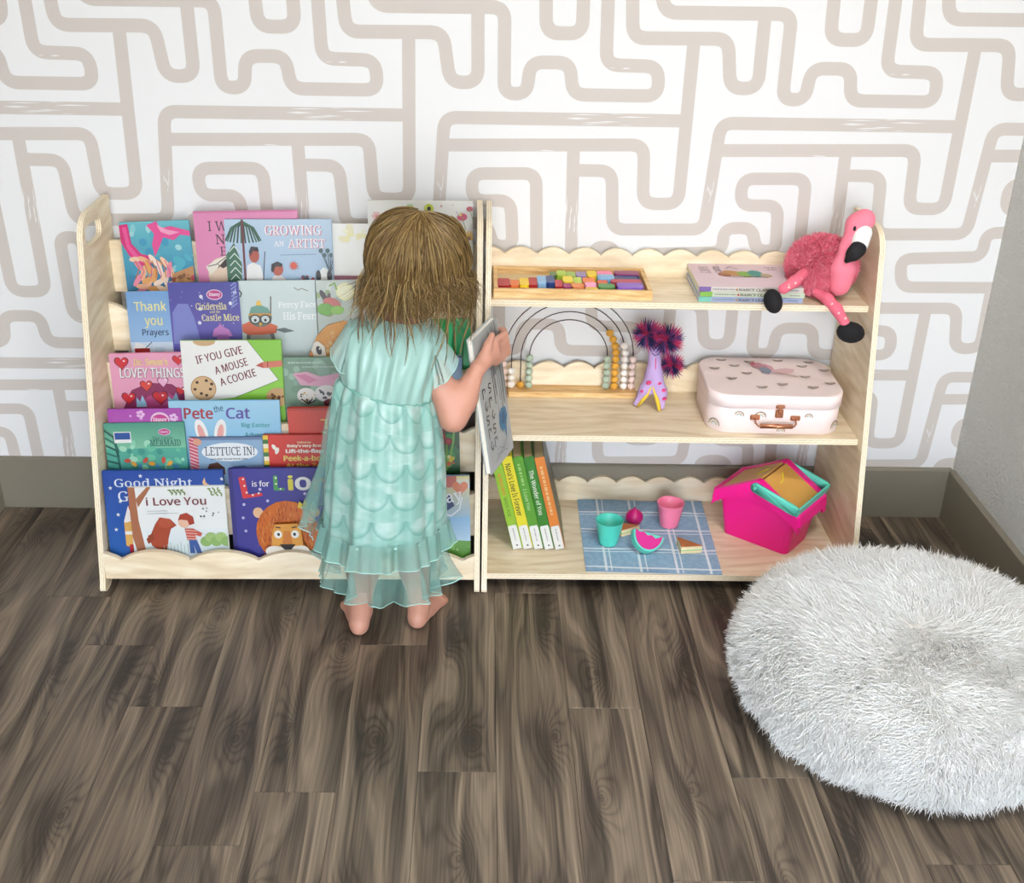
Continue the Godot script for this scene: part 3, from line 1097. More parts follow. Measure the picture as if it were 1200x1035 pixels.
	a.text("LOVEY THINGS", 11, 16.5, 76, 11.5, "f6f3f0", "Droid Sans", 0.7, 0.02)
	stand(book("picture_book", "pink board book covered in red hearts at the left of the third tier", 0.163, 0.235, 0.012, "e08cae", a), 3, -0.741, 0.493, 0.235, 0.0, 2.0)

	a = cover_art(0.220, 0.27)
	a.rect(0, 0, 130, 140, "8ccb3a")
	a.poly([[0, 0], [78, 0], [112, 46], [60, 66], [0, 72]], "f4f1ea")
	a.line([[78, 0], [112, 46], [60, 66]], 0.7, "5d7a34")
	a.text("IF YOU GIVE", 16, 12, 56, 9, "7b2632", "Droid Sans", 0.5, -0.21)
	a.text("A MOUSE", 37, 25, 40, 9, "7b2632", "Droid Sans", 0.5, -0.27)
	a.text("A COOKIE", 42, 38, 44, 9, "7b2632", "Droid Sans", 0.5, -0.27)
	a.oval(23, 55, 15, 14.5, "b98a58")
	a.oval(23, 55, 14, 13.5, "dcb586")
	for s in [[16, 48], [27, 46], [31, 56], [20, 61], [13, 56], [26, 63], [33, 50]]:
		a.oval(s[0], s[1], 1.9, 1.6, "4a2c1e")
	a.oval(28, 1, 13, 5, "d9b283")
	a.poly([[86, 29], [94, 25], [120, 23], [120, 30], [95, 32]], "d9745c")
	a.poly([[86, 29], [94, 25], [95, 32]], "c24c3a")
	a.line([[100, 24.4], [100, 31.6]], 1.0, "8e3a30")
	a.oval(110, 66, 14, 11, "cfa26d")
	a.specks(6, 98, 60, 18, 8, 1.5, 2.2, ["7a4a2c"])
	stand(book("picture_book", "white and lime green picture book showing a cookie and an orange crayon", 0.220, 0.27, 0.008, "7fb839", a), 3, -0.552, 0.528, 0.27, 0.013, 1.1)

	a = cover_art(0.206, 0.23)
	a.blend(0, 0, 120, 120, "7f9f86", "8db092")
	a.specks(30, 0, 0, 100, 60, 3, 9, ["8fb09a", "7a9a80", "9cbca4"])
	a.bars(6, 5, 40, 1.6, "c9dacb")
	a.bars(22, 10, 46, 1.4, "b9cdbd")
	a.poly([[11, 18], [28, 16], [44, 22], [66, 18], [72, 30], [50, 34], [20, 32]], "e6a9be")
	a.poly([[14, 20], [26, 19], [40, 26], [30, 30]], "d987a5")
	a.oval(26, 44, 11, 9, "efe9e0")
	a.oval(50, 42, 14, 10, "ebe6e0")
	a.specks(10, 18, 38, 18, 12, 0.9, 1.6, ["4d3b35", "c9a23d"])
	a.specks(10, 42, 36, 20, 12, 1.2, 2.6, ["5a5a60"])
	for i in 6:
		a.line([[28, 54], [20 + i * 3.2, 48 + i % 2 * 2]], 1.4, "33251f")
	a.oval(54, 53, 8, 5, "7a1f2c")
	a.rect(0, 58, 120, 40, "6c8f74")
	stand(book("picture_book", "sage green book with a pink ribbon and spotted baby animals on the third tier", 0.206, 0.23, 0.008, "6f8f78", a), 3, -0.339, 0.488, 0.23, 0.0, 1.2)

	a = cover_art(0.163, 0.24)
	a.blend(0, 0, 90, 70, "7ea6d6", "b9cfe6")
	a.text("D", 74, 7, 7, 8, "2a3a86", "Droid Sans", 0.5)
	a.rect(0, 0, 90, 2, "33415f")
	stand(book("picture_book", "small blue book with a dark blue letter D between the child's arm and body", 0.163, 0.24, 0.008, "5c7aa8", a), 3, -0.125, 0.497, 0.24, 0.013, 1.3)

	# --- fourth row, back layer
	a = cover_art(0.242, 0.28)
	a.blend(0, 0, 130, 80, "a5d2ea", "7db9df")
	a.text("Pete", 17, 8, 34, 13, "b33a44", "Droid Sans", 1.2)
	a.text("the", 52, 5, 11, 8, "3a5a7a", "Droid Sans", 0.3, -0.2)
	a.text("Cat", 66, 8, 28, 13, "6a5aa8", "Droid Sans", 1.2)
	a.text("Big Easter", 83, 26, 34, 6.5, "4aa3a0", "Droid Sans", 0.4, 0.02)
	a.text("Adventure", 86, 37, 38, 6.5, "3f8fa0", "Droid Sans", 0.5, 0.02)
	for e in [[36, -0.25], [58, 0.2]]:
		a.oval(e[0], 36, 7, 15, "f4f2ee", e[1])
		a.oval(e[0], 38, 3.6, 11, "efa9a0", e[1])
	a.line([[26, 48], [48, 44], [72, 48]], 2.0, "e3c54a")
	stand(book("picture_book", "light blue landscape book with white rabbit ears, behind the violet paperback", 0.242, 0.28, 0.008, "79b3d6", a), 4, -0.566, 0.408, 0.28, 0.0, 1.0)

	a = cover_art(0.160, 0.265)
	a.blend(0, 0, 90, 60, "b24fb0", "c968bd")
	a.specks(14, 2, 2, 80, 16, 0.8, 1.8, ["e7b5e2", "f3dcf0"])
	a.oval(60, 13, 11, 9, "efd0e6")
	a.oval(60, 14, 9.6, 7.6, "d23f92")
	a.text("Disney", 52, 10, 16, 6, "ffffff", "Droid Serif", 0.2)
	for f in [[38, 6], [76, 10]]:
		for k in 5:
			a.oval(f[0] + cos(k * 1.26) * 3, f[1] + sin(k * 1.26) * 3, 2.2, 1.6, "f0c3e8")
	stand(book("picture_book", "purple-pink paperback peeking out above the green underwater book", 0.160, 0.265, 0.004, "93409a", a), 4, -0.739, 0.391, 0.265, 0.009, 1.2)

	a = cover_art(0.18, 0.27)
	a.rect(0, 0, 130, 80, "d6402f")
	a.rect(0, 0, 130, 3, "b93426")
	a.text("LET'S", 50, 6, 28, 5, "f1d79a", "Droid Sans", 0.8)
	a.text("TaLK", 38, 13, 50, 12, "e9b85c", "Droid Sans", 1.2)
	a.text("aBOUT", 37, 26, 46, 6, "f1d79a", "Droid Sans", 1.0)
	a.rect(0, 33, 130, 60, "b5301f")
	stand(book("picture_book", "red book with yellow capitals behind the lower red board book", 0.18, 0.27, 0.014, "c63a2a", a), 4, -0.337, 0.396, 0.27, 0.0, 1.6)

	a = cover_art(0.183, 0.29)
	a.blend(0, 0, 110, 90, "16401f", "1d5a2a")
	a.specks(30, 40, 4, 58, 80, 2, 8, ["1f6b2f", "2f8a3a", "0f2f18"])
	a.text("rc", 76, 21, 15, 11, "e5e56a", "Droid Serif", 0.3, -0.1)
	for s in [[76, 37], [77, 44], [84, 50]]:
		a.oval(s[0], s[1], 4.6, 4.4, "8e1f24")
		a.oval(s[0], s[1], 2.6, 2.4, "b5353a")
	a.line([[93, 22], [90, 50], [84, 80]], 2.4, "7fb34a")
	a.line([[82, 54], [82, 84]], 2.4, "79a944")
	a.specks(8, 78, 66, 14, 14, 1.5, 3.0, ["e2c33c", "cf5a2c", "f0e29a"])
	stand(book("picture_book", "dark green book with red berries beside the child's skirt", 0.183, 0.29, 0.008, "16391e", a), 4, -0.142, 0.415, 0.29, 0.0, 1.7)

	# --- fourth row, front layer
	a = cover_art(0.176, 0.235)
	a.blend(0, 0, 100, 30, "4f9d86", "86c9a6")
	a.blend(0, 30, 100, 60, "57b39a", "2c7d8c")
	for i in 6:
		a.line([[0, 8 + i * 9], [10 + i, 16 + i * 8], [14, 34 + i * 6]], 2.4, ["1f5a55", "2a7268"][i % 2])
	a.specks(24, 20, 20, 70, 36, 2, 6, ["6cc2a0", "8fd6b4", "3f9a8c", "a6dfc0"])
	a.rect(11, 10, 20, 13, "f3f3f0")
	a.rect(12, 11, 18, 8, "2b55a0")
	a.oval(70, 11, 7, 4, "f0d0e2")
	a.oval(70, 11, 6.2, 3.4, "c93f8d")
	a.text("Disney", 65.5, 9.4, 9, 3.4, "ffffff", "Droid Serif")
	a.text("The Little", 55, 16, 24, 3.6, "2f6f6a", "Droid Serif")
	a.text("MERMAID", 52, 20, 36, 7.5, "2f6f6a", "Droid Serif", 0.2)
	for i in 9:
		a.oval(24 + i * 7, 44 + i % 3 * 4, 4, 2.4, ["c9503f", "e0a23c", "4a90c0"][i % 3], i * 0.8)
	stand(book("picture_book", "green and teal underwater paperback at the left of the fourth tier", 0.176, 0.235, 0.005, "2c6a66", a), 4, -0.741, 0.362, 0.235, 0.0135, 1.7)

	a = cover_art(0.163, 0.20)
	a.rect(0, 0, 90, 60, "6d83a8")
	a.rect(0, 0, 10, 60, "c9566a")
	for i in 14:
		a.line([[0, i * 4], [10, i * 4 + 4]], 1.0, "f0d6da")
	a.rect(10, 3, 76, 60, "8fb0cf")
	a.oval(47, 17, 33, 11, "eef2f4")
	a.oval(10, 5, 5, 4, "e2a184")
	a.text("LETTUCE IN!", 18, 11, 58, 10, "3d4450", "Droid Serif", 0.2)
	a.text("and other knock-knock jokes", 24, 24, 44, 2.8, "3d4450", "Droid Sans", 0.3)
	a.poly([[18, 40], [22, 31], [32, 29], [40, 36], [40, 44], [18, 44]], "5b3622")
	a.poly([[44, 40], [50, 34], [62, 33], [78, 40], [78, 48], [44, 48]], "4c74a4")
	stand(book("picture_book", "small blue-grey joke book with a white oval title, between green and red covers", 0.163, 0.20, 0.009, "54688c", a), 4, -0.564, 0.329, 0.20, 0.009, 1.1)

	a = cover_art(0.210, 0.212)
	a.rect(0, 0, 120, 60, "d8362c")
	for i in 12:
		a.rect(0, i * 5, 6, 5, ["e9c23c", "3c7a3e", "f3e9c8"][i % 3])
	a.text("Usborne", 40, 7, 16, 2.6, "f3d9a6", "Droid Sans", 0.6)
	a.text("Baby's very first", 28, 10.5, 40, 4.6, "f6ead0", "Droid Sans", 0.8)
	a.text("Lift-the-flap", 26, 16, 44, 6.2, "f4efe4", "Droid Sans", 1.2)
	a.text("Peek-a-boo", 23, 23.5, 50, 7, "f1cf6a", "Droid Sans", 1.4)
	a.text("At the Zoo", 25, 32.5, 48, 7, "efb84a", "Droid Sans", 1.4)
	a.oval(13, 14, 2.2, 4.2, "f4efe4", -0.6)
	a.oval(16, 18, 2.2, 4.2, "f4efe4", 0.4)
	stand(book("picture_book", "red lift-the-flap board book with a striped spine, front of the fourth tier", 0.210, 0.212, 0.012, "b52c24", a), 4, -0.376, 0.340, 0.212, 0.0155, 1.0)

	# --- bottom row
	a = cover_art(0.262, 0.222)
	a.rect(0, 0, 150, 120, "1f4fa8")
	a.blend(0, 0, 150, 110, "1d4ba2", "2766b6")
	a.text("Good Night,", 13, 9, 94, 13, "e6edf6", "Droid Serif", 0.4)
	a.text("Go", 16, 24, 22, 12, "e6edf6", "Droid Serif", 0.4)
	a.poly([[118, 8], [115, 14], [118, 20], [124, 18], [119, 14]], "efc08a")
	for s in [[44, 6], [8, 20], [18, 36], [14, 52], [138, 10], [10, 70], [128, 24]]:
		a.star(s[0], s[1], 2.6, "f0f0e6")
	a.poly([[20, 60], [26, 42], [34, 40], [36, 70], [24, 74]], "f1ece6")
	a.line([[28, 42], [32, 60]], 2.4, "b92a3a")
	a.poly([[20, 62], [36, 58], [40, 92], [20, 90]], "e6b15c")
	a.rect(20, 72, 18, 4, "f2eee8")
	a.rect(24, 88, 16, 12, "c8232f")
	a.rect(26, 99, 12, 5, "f0eeea")
	stand(book("picture_book", "royal blue picture book with white title and stars, bottom left of the display", 0.262, 0.222, 0.010, "1b458f", a), 5, -0.698, 0.269, 0.222, 0.0, 0.8)

	a = cover_art(0.210, 0.19)
	a.rect(0, 0, 120, 100, "f2f3f0")
	a.blend(0, 50, 120, 48, "eef3f3", "cfe2e6")
	a.poly([[0, 0], [8, 0], [9, 40], [14, 76], [4, 78], [0, 60]], "b2704f")
	a.poly([[8, 14], [22, 0], [27, 0], [10, 24]], "b2704f")
	for i in 12:
		a.oval(48 + i * 1.6, 4 + i % 3 * 2, 2.2, 1.0, "7d8f57", i)
		a.oval(94 + i * 1.3, 3 + i % 4 * 2.4, 2.2, 1.0, "86985c", i)
	a.text("i Love You", 20, 12, 70, 10, "8a4d4d", "Droid Sans", 0.8)
	a.rect(20, 28, 24, 0.7, "b9c2c6")
	a.rect(20, 31, 36, 0.7, "b9c2c6")
	a.poly([[28, 44], [34, 36], [46, 38], [53, 46], [46, 50], [42, 62], [40, 74], [30, 76], [22, 70], [18, 58], [22, 56]], "b04a2e")
	a.poly([[16, 62], [24, 54], [26, 62], [18, 68]], "98401f")
	a.oval(40, 43, 8, 6, "bd5636")
	a.poly([[30, 74], [38, 72], [40, 80], [28, 80]], "98401f")
	a.oval(62, 42, 7, 7, "f3c3a6")
	a.poly([[55, 40], [58, 33], [66, 31], [73, 36], [74, 44], [68, 46], [66, 40], [58, 39]], "b4402c")
	a.poly([[62, 50], [72, 50], [82, 56], [80, 60], [74, 58], [74, 64], [64, 64]], "cf5a4a")
	for i in 4:
		a.line([[63, 52 + i * 3.4], [76, 53 + i * 3.4]], 0.9, "f0c6b8")
	a.poly([[66, 64], [75, 64], [80, 80], [74, 80], [71, 70], [72, 80], [66, 80]], "3a5a9a")
	for i in 5:
		a.oval(86 + i * 6, 66 - i % 2 * 5, 7, 6, ["93b86a", "a8c77c"][i % 2])
	for i in 8:
		a.line([[36 + i * 4, 80], [36 + i * 4, 70 - i % 3 * 2]], 0.7, "9fb4a6")
	a.specks(8, 78, 20, 26, 16, 0.8, 1.4, ["5a6a64"])
	stand(book("picture_book", "white picture book with a red-brown bear kissing a boy, bottom row", 0.210, 0.19, 0.008, "e6e6e0", a), 5, -0.669, 0.237, 0.19, 0.0105, 1.4)

	a = cover_art(0.270, 0.228)
	a.rect(0, 0, 150, 120, "3a3590")
	a.rect(0, 0, 5, 120, "2f2b78")
	a.text("L", 13, 8, 24, 26, "d8343a", "Droid Sans", 3.0, -0.14)
	for p in [[17, 12], [18, 20], [20, 28], [27, 31], [34, 29]]:
		a.oval(p[0], p[1], 1.2, 1.2, "f3e9d6")
	a.text("is for", 27, 14, 20, 7, "f2efe9", "Droid Sans", 0.4)
	a.text("L", 52, 8, 13, 18, "4a9a52", "Droid Sans", 3.0)
	for p in [[55, 11], [55, 18], [60, 24]]:
		a.oval(p[0], p[1], 1.1, 1.1, "e9f0d6")
	a.text("i", 69, 8, 6, 18, "e7d94a", "Droid Sans", 2.0)
	a.text("o", 77, 10, 19, 16, "f4f2ec", "Droid Sans", 3.0)
	a.text("n", 98, 12, 18, 15, "e06a4a", "Droid Sans", 3.0)
	for s in [[44, 38], [16, 42], [14, 58], [16, 74], [88, 30], [36, 24]]:
		a.star(s[0], s[1], 2.0, "d9d4f2")
	for e in [-1, 1]:
		a.oval(65 + e * 33, 52, 6, 6.4, "e0b58c")
	a.rnd.seed = 12
	a.oval(65, 76, 37, 38, "d86f1e")
	for i in 230:
		var t := a.rnd.randf() * TAU
		var r := a.rnd.randf_range(0.45, 1.0)
		var c := Vector2(65, 76) + Vector2(cos(t) * 37, sin(t) * 38) * r
		a.line([c, c + Vector2(a.rnd.randf_range(-1.5, 1.5), 4.5)], 0.7, ["9c3f16", "eb9a4a", "b8541a"][i % 3])
	a.poly([[49, 70], [52, 64], [78, 63], [82, 70], [84, 92], [74, 104], [56, 104], [46, 94]], "eaa23e")
	a.poly([[62, 72], [69, 72], [72, 90], [59, 90]], "d9822c")
	for e in [-1, 1]:
		a.oval(65 + e * 10, 76, 4.6, 4.8, "f7f5ee")
		a.oval(65 + e * 9.4, 76, 1.7, 1.9, "1d1a18")
		a.line([[65 + e * 7, 68], [65 + e * 12, 67]], 1.6, "3a2014")
	a.oval(52, 98, 13, 8, "f1e9dc", 0.2)
	a.oval(78, 98, 13, 8, "f1e9dc", -0.2)
	a.poly([[56, 88], [75, 88], [70, 94], [66, 97], [60, 93]], "17130f")
	a.oval(76, 99, 4, 3, "e58aa0")
	a.poly([[80, 44], [82, 36], [86, 40], [89, 34], [92, 41], [97, 39], [95, 47]], "f0d23c")
	a.specks(6, 92, 38, 8, 8, 1, 2, ["d6dbe6"])
	stand(book("picture_book", "purple-blue picture book with a big orange lion, bottom row beside the child's skirt", 0.270, 0.228, 0.012, "2f2b78", a), 5, -0.420, 0.277, 0.228, 0.0, 1.2)

	a = cover_art(0.245, 0.205)
	a.blend(0, 0, 140, 60, "dfc977", "8fbfe4")
	a.blend(96, 0, 40, 14, "e9d486", "b9d3ea")
	a.blend(0, 50, 140, 30, "8fbfe4", "bcd9ee")
	a.oval(106, 4, 9, 10, "c56a5c")
	a.poly([[88, 24], [106, 22], [112, 36], [100, 44], [84, 40]], "23386a")
	a.heart(119, 14, 10, "e2825a")
	a.text("Pray", 84, 19, 38, 18, "eef1f4", "Droid Serif", 0.6, -0.2)
	a.line([[121, 26], [118, 40], [108, 48], [100, 46]], 1.8, "eef1f4")
	a.poly([[0, 78], [60, 74], [140, 80], [140, 120], [0, 120]], "5f9a3a")
	a.specks(26, 90, 80, 40, 26, 1, 3, ["7cb850", "4a8030", "97c86a"])
	stand(book("picture_book", "sky blue book with an orange heart and a green meadow, bottom right of the display", 0.245, 0.205, 0.009, "7ba6c8", a), 5, -0.147, 0.259, 0.205, 0.0, 1.3)

# a board book cut to the shape of a rabbit's head
func shaped_book() -> void:
	var o := thing("shaped_board_book", "orange board book cut in the shape of an animal head with a black eye", "book", Vector3.ZERO, "picture books in the display")
	var p := PackedVector2Array()
	var outline := [[-0.079, 0.0], [-0.079, 0.10], [-0.072, 0.118], [-0.058, 0.150], [-0.035, 0.172], [0.0, 0.182], [0.035, 0.176], [0.06, 0.158], [0.079, 0.12], [0.079, 0.0]]
	for v in outline:
		p.append(Vector2(v[0], v[1]))
	var st := begin()
	slab(st, p, 0.0, 0.012)
	part(o, "cover", done(st), mat("d98a33", 0.45))
	var a := Art.new(0.16, 0.19, -0.079, 0.182, 0.00188, 0.00196)
	a.clip = p
	a.rect(0, 0, 90, 100, "e39a3c")
	a.rnd.seed = 4
	a.specks(60, 10, 4, 70, 60, 1.0, 3.0, ["eab35e", "d98a2c", "efc078", "e0953a"])
	a.poly([[0, 40], [4, 26], [12, 22], [20, 28], [22, 50], [8, 60], [0, 60]], "f1e6d4")
	a.oval(13, 33, 3.2, 5.2, "17120f", -0.3)
	a.oval(14, 31, 0.9, 1.3, "f5f0e6")
	a.oval(2, 40, 4, 8, "e08a3c")
	part(o, "cover_print", a.mesh(), M.print, Vector3(0, 0, 0.0121))
	stand(o, 2, -0.310, 0.558, 0.182, 0.0165, 0.7)

# ---------------------------------------------------------------- things on the toy shelf
func make_top_shelf() -> void:
	# shallow pine tray
	var t := thing("puzzle_tray", "shallow pine tray holding a colourful wooden puzzle, left end of the top shelf", "tray", Vector3(0.200, 0.636, 0.098))
	var st := begin()
	box(st, Vector3(0, 0.0025, 0), Vector3(0.345, 0.005, 0.166), 0.0008)
	part(t, "base", done(st), mat("d9c39b", 0.6))
	for s in [-1, 1]:
		st = begin()
		box(st, Vector3(0, 0.0105, s * 0.080), Vector3(0.347, 0.021, 0.010), 0.0012)
		part(t, "rail", done(st), M.pine)
		st = begin()
		box(st, Vector3(s * 0.1685, 0.0105, 0), Vector3(0.010, 0.021, 0.150), 0.0012)
		part(t, "rail", done(st), M.pine)
	var pieces := [[0.049, 0.132, 0.028, 0.052, "b5202a", "crimson"], [0.0735, 0.140, 0.018, 0.044, "e8742a", "orange"], [0.094, 0.136, 0.020, 0.050, "f2cf2a", "yellow"], [0.114, 0.124, 0.018, 0.054, "b8202a", "dark red"], [0.134, 0.112, 0.019, 0.056, "8fbfe6", "light blue"], [0.153, 0.117, 0.017, 0.052, "23407f", "navy"], [0.1705, 0.135, 0.016, 0.048, "c5283a", "red"], [0.188, 0.152, 0.017, 0.030, "a32468", "plum"], [0.180, 0.069, 0.020, 0.038, "a9c93c", "lime green"], [0.202, 0.068, 0.020, 0.038, "8fb14a", "olive green"], [0.161, 0.069, 0.014, 0.030, "5b7d4a", "moss green"], [0.192, 0.112, 0.022, 0.042, "f0d733", "lemon yellow"], [0.214, 0.110, 0.018, 0.042, "bcd24a", "yellow-green"], [0.225, 0.067, 0.022, 0.036, "9a86b4", "mauve"], [0.249, 0.068, 0.022, 0.038, "f2d43c", "bright yellow"], [0.241, 0.111, 0.030, 0.042, "ef7b3c", "tangerine"], [0.212, 0.150, 0.026, 0.032, "ef8a4c", "pale orange"], [0.2405, 0.146, 0.025, 0.022, "f09ac0", "rose pink"], [0.242, 0.1655, 0.028, 0.012, "f0d24a", "thin yellow"], [0.279, 0.059, 0.034, 0.028, "ef7fb0", "pink"], [0.279, 0.090, 0.038, 0.030, "7fb6e0", "sky blue"], [0.270, 0.121, 0.024, 0.026, "e86a3c", "red-orange"], [0.275, 0.152, 0.036, 0.030, "4f8f4a", "green"], [0.329, 0.057, 0.056, 0.024, "8a3a6a", "maroon"], [0.329, 0.086, 0.056, 0.026, "2a3f7a", "dark blue"], [0.322, 0.1155, 0.068, 0.024, "b8324a", "raspberry red"], [0.327, 0.149, 0.058, 0.034, "8a5fc0", "violet"]]
	rng.seed = 31
	for i in pieces.size():
		var p: Array = pieces[i]
		var poly := PackedVector2Array()
		var knob := i % 3
		for v in rounded_rect(p[2] + 0.0006, p[3] + 0.0006, minf(p[2], p[3]) * 0.28, 3):
			var b := Vector2(v)
			if knob == 0 and absf(b.y) < p[3] * 0.34 and b.x > 0:
				b.x -= p[2] * 0.12
			if knob == 1 and b.y > 0 and absf(b.x) < p[2] * 0.25:
				b.y -= p[3] * 0.1
			poly.append(b)
		st = begin()
		slab(st, poly, 0.0, 0.0155 + 0.0015 * (i % 3))
		var o := part(self, "puzzle_piece", done(st), mat(p[4], 0.35), Vector3(p[0], 0.6412, p[1]), Vector3(-PI / 2, 0, 0))
		tag(o, "%s wooden jigsaw piece lying in the pine tray" % p[5], "puzzle piece", "wooden pieces of the animal puzzle")
	# three thin paperbacks lying under the flamingo's leg
	var cols := [["a9b7dc", "7fd0bd", "lowest"], ["dfe6cb", "8fc650", "middle"], ["efe6dc", "8a6ab0", "topmost"]]
	for i in 3:
		var o := thing("chapter_book", "%s of three flat chapter books stacked under the flamingo's leg" % cols[i][2], "book", Vector3(0.589 + [0.0, 0.003, -0.001][i], 0.636 + i * 0.0113, 0.0985 + [0.001, 0.0, -0.001][i]), "stacked chapter books")
		st = begin()
		for y in [0.0008, 0.0104]:
			box(st, Vector3(0, y, 0), Vector3(0.229, 0.0014, 0.170), 0.0003)
		box(st, Vector3(0, 0.0056, 0.0842), Vector3(0.229, 0.0110, 0.0014), 0.0003)
		part(o, "cover", done(st), mat(cols[i][0], 0.45))
		st = begin()
		box(st, Vector3(0, 0.0056, 0), Vector3(0.225, 0.0080, 0.166))
		part(o, "pages", done(st), mat("e9ddc0", 0.8))
		var a := Art.new(0.229, 0.011, -0.1145, 0.0112, 0.00188, 0.00188)
		a.rect(0, 0, 122, 6, cols[i][0])
		a.rect(0, 0, 14, 6, cols[i][1])
		a.bars(16, 2.2, 26, 1.3, "7a7a88")
		a.text("NANCY CLANCY", 46, 1.5, 42, 3.0, "4a3a2a", "Droid Serif", 0.5)
		a.oval(44, 3, 1.4, 1.4, ["b98a3a", "c94a3a", "b07a4a"][i])
		a.bars(104, 2.4, 12, 1.2, "7a7a88")
		part(o, "spine_print", a.mesh(), M.print, Vector3(0, 0, 0.0851))
		if i == 2:
			a = Art.new(0.229, 0.170, -0.1145, 0.085, 0.00188, 0.0030)
			a.rect(0, 0, 122, 60, "dcc3c8")
			a.text("NANCY", 8, 10, 18, 12, "b09aa0", "Droid Serif", 0.8, PI / 2)
			a.text("CLANCY", 24, 12, 18, 8, "8f7a80", "Droid Serif", 0.6, PI / 2)
			for f in [[50, 24, 14, 6, "b5834a"], [64, 26, 10, 7, "7fa34a"], [76, 24, 9, 8, "4f8f86"], [38, 28, 8, 4, "a5654a"], [88, 28, 7, 4, "b9a27a"]]:
				a.oval(f[0], f[1], f[2], f[3], f[4], 0.2)
			a.line([[44, 12], [50, 8], [58, 14]], 0.9, "5a4a40")
			a.line([[36, 30], [50, 34], [70, 32], [88, 34]], 0.8, "6a5048")
			a.bars(92, 8, 14, 2.0, "9a8488")
			a.bars(94, 13, 12, 2.0, "9a8488")
			part(o, "front_print", a.mesh(), M.matte_print, Vector3(0, 0.0113, 0), Vector3(-PI / 2, 0, 0))
	make_flamingo()

func strand_mesh(n: int, length: float, wide: float, spread: float, sd: int) -> ArrayMesh:
	var r := RandomNumberGenerator.new()
	r.seed = sd
	var st := begin(true)
	for i in n:
		var root := Vector3(r.randf_range(-1, 1), 0, r.randf_range(-1, 1)) * spread * 0.5
		var tip := Vector3(r.randf_range(-1, 1) * spread, length * r.randf_range(0.75, 1.1), r.randf_range(-1, 1) * spread)
		var mid := root.lerp(tip, 0.55) + Vector3(r.randf_range(-1, 1), 0.15, r.randf_range(-1, 1)) * spread * 0.4
		var pts := [root, mid, tip]
		var w := [wide, wide * 0.8, wide * 0.15]
		for s in 2:
			for k in 3:
				var a := TAU * k / 3
				var b := TAU * (k + 1) / 3
				var p0: Vector3 = pts[s] + Vector3(cos(a), 0, sin(a)) * w[s]
				var p1: Vector3 = pts[s] + Vector3(cos(b), 0, sin(b)) * w[s]
				var q0: Vector3 = pts[s + 1] + Vector3(cos(a), 0, sin(a)) * w[s + 1]
				var q1: Vector3 = pts[s + 1] + Vector3(cos(b), 0, sin(b)) * w[s + 1]
				face(st, [p0, p1, q1, q0], (p0 + p1) * 0.5 - pts[s])
	return done(st)

# many copies of one tuft; spots are [point, direction, size, colour]
func fur(parent: Node3D, called: String, spots: Array, tuft: Mesh, m: Material, coloured := false) -> void:
	var mm := MultiMesh.new()
	mm.transform_format = MultiMesh.TRANSFORM_3D
	mm.use_colors = coloured
	mm.mesh = tuft
	mm.instance_count = spots.size()
	for i in spots.size():
		var s: Array = spots[i]
		var y: Vector3 = s[1].normalized()
		var x := y.cross(Vector3(0.31, 0.2, 0.93)).normalized()
		var b := Basis(x, y, x.cross(y)) * Basis(Vector3.UP, i * 2.399)
		mm.set_instance_transform(i, Transform3D(b.scaled(Vector3.ONE * s[2]) if false else b * Basis.from_scale(Vector3.ONE * s[2]), s[0]))
		if coloured:
			mm.set_instance_color(i, s[3])
	var o := MultiMeshInstance3D.new()
	o.multimesh = mm
	o.name = called
	o.material_override = m
	o.set_meta("kind", "stuff")
	parent.add_child(o, true)

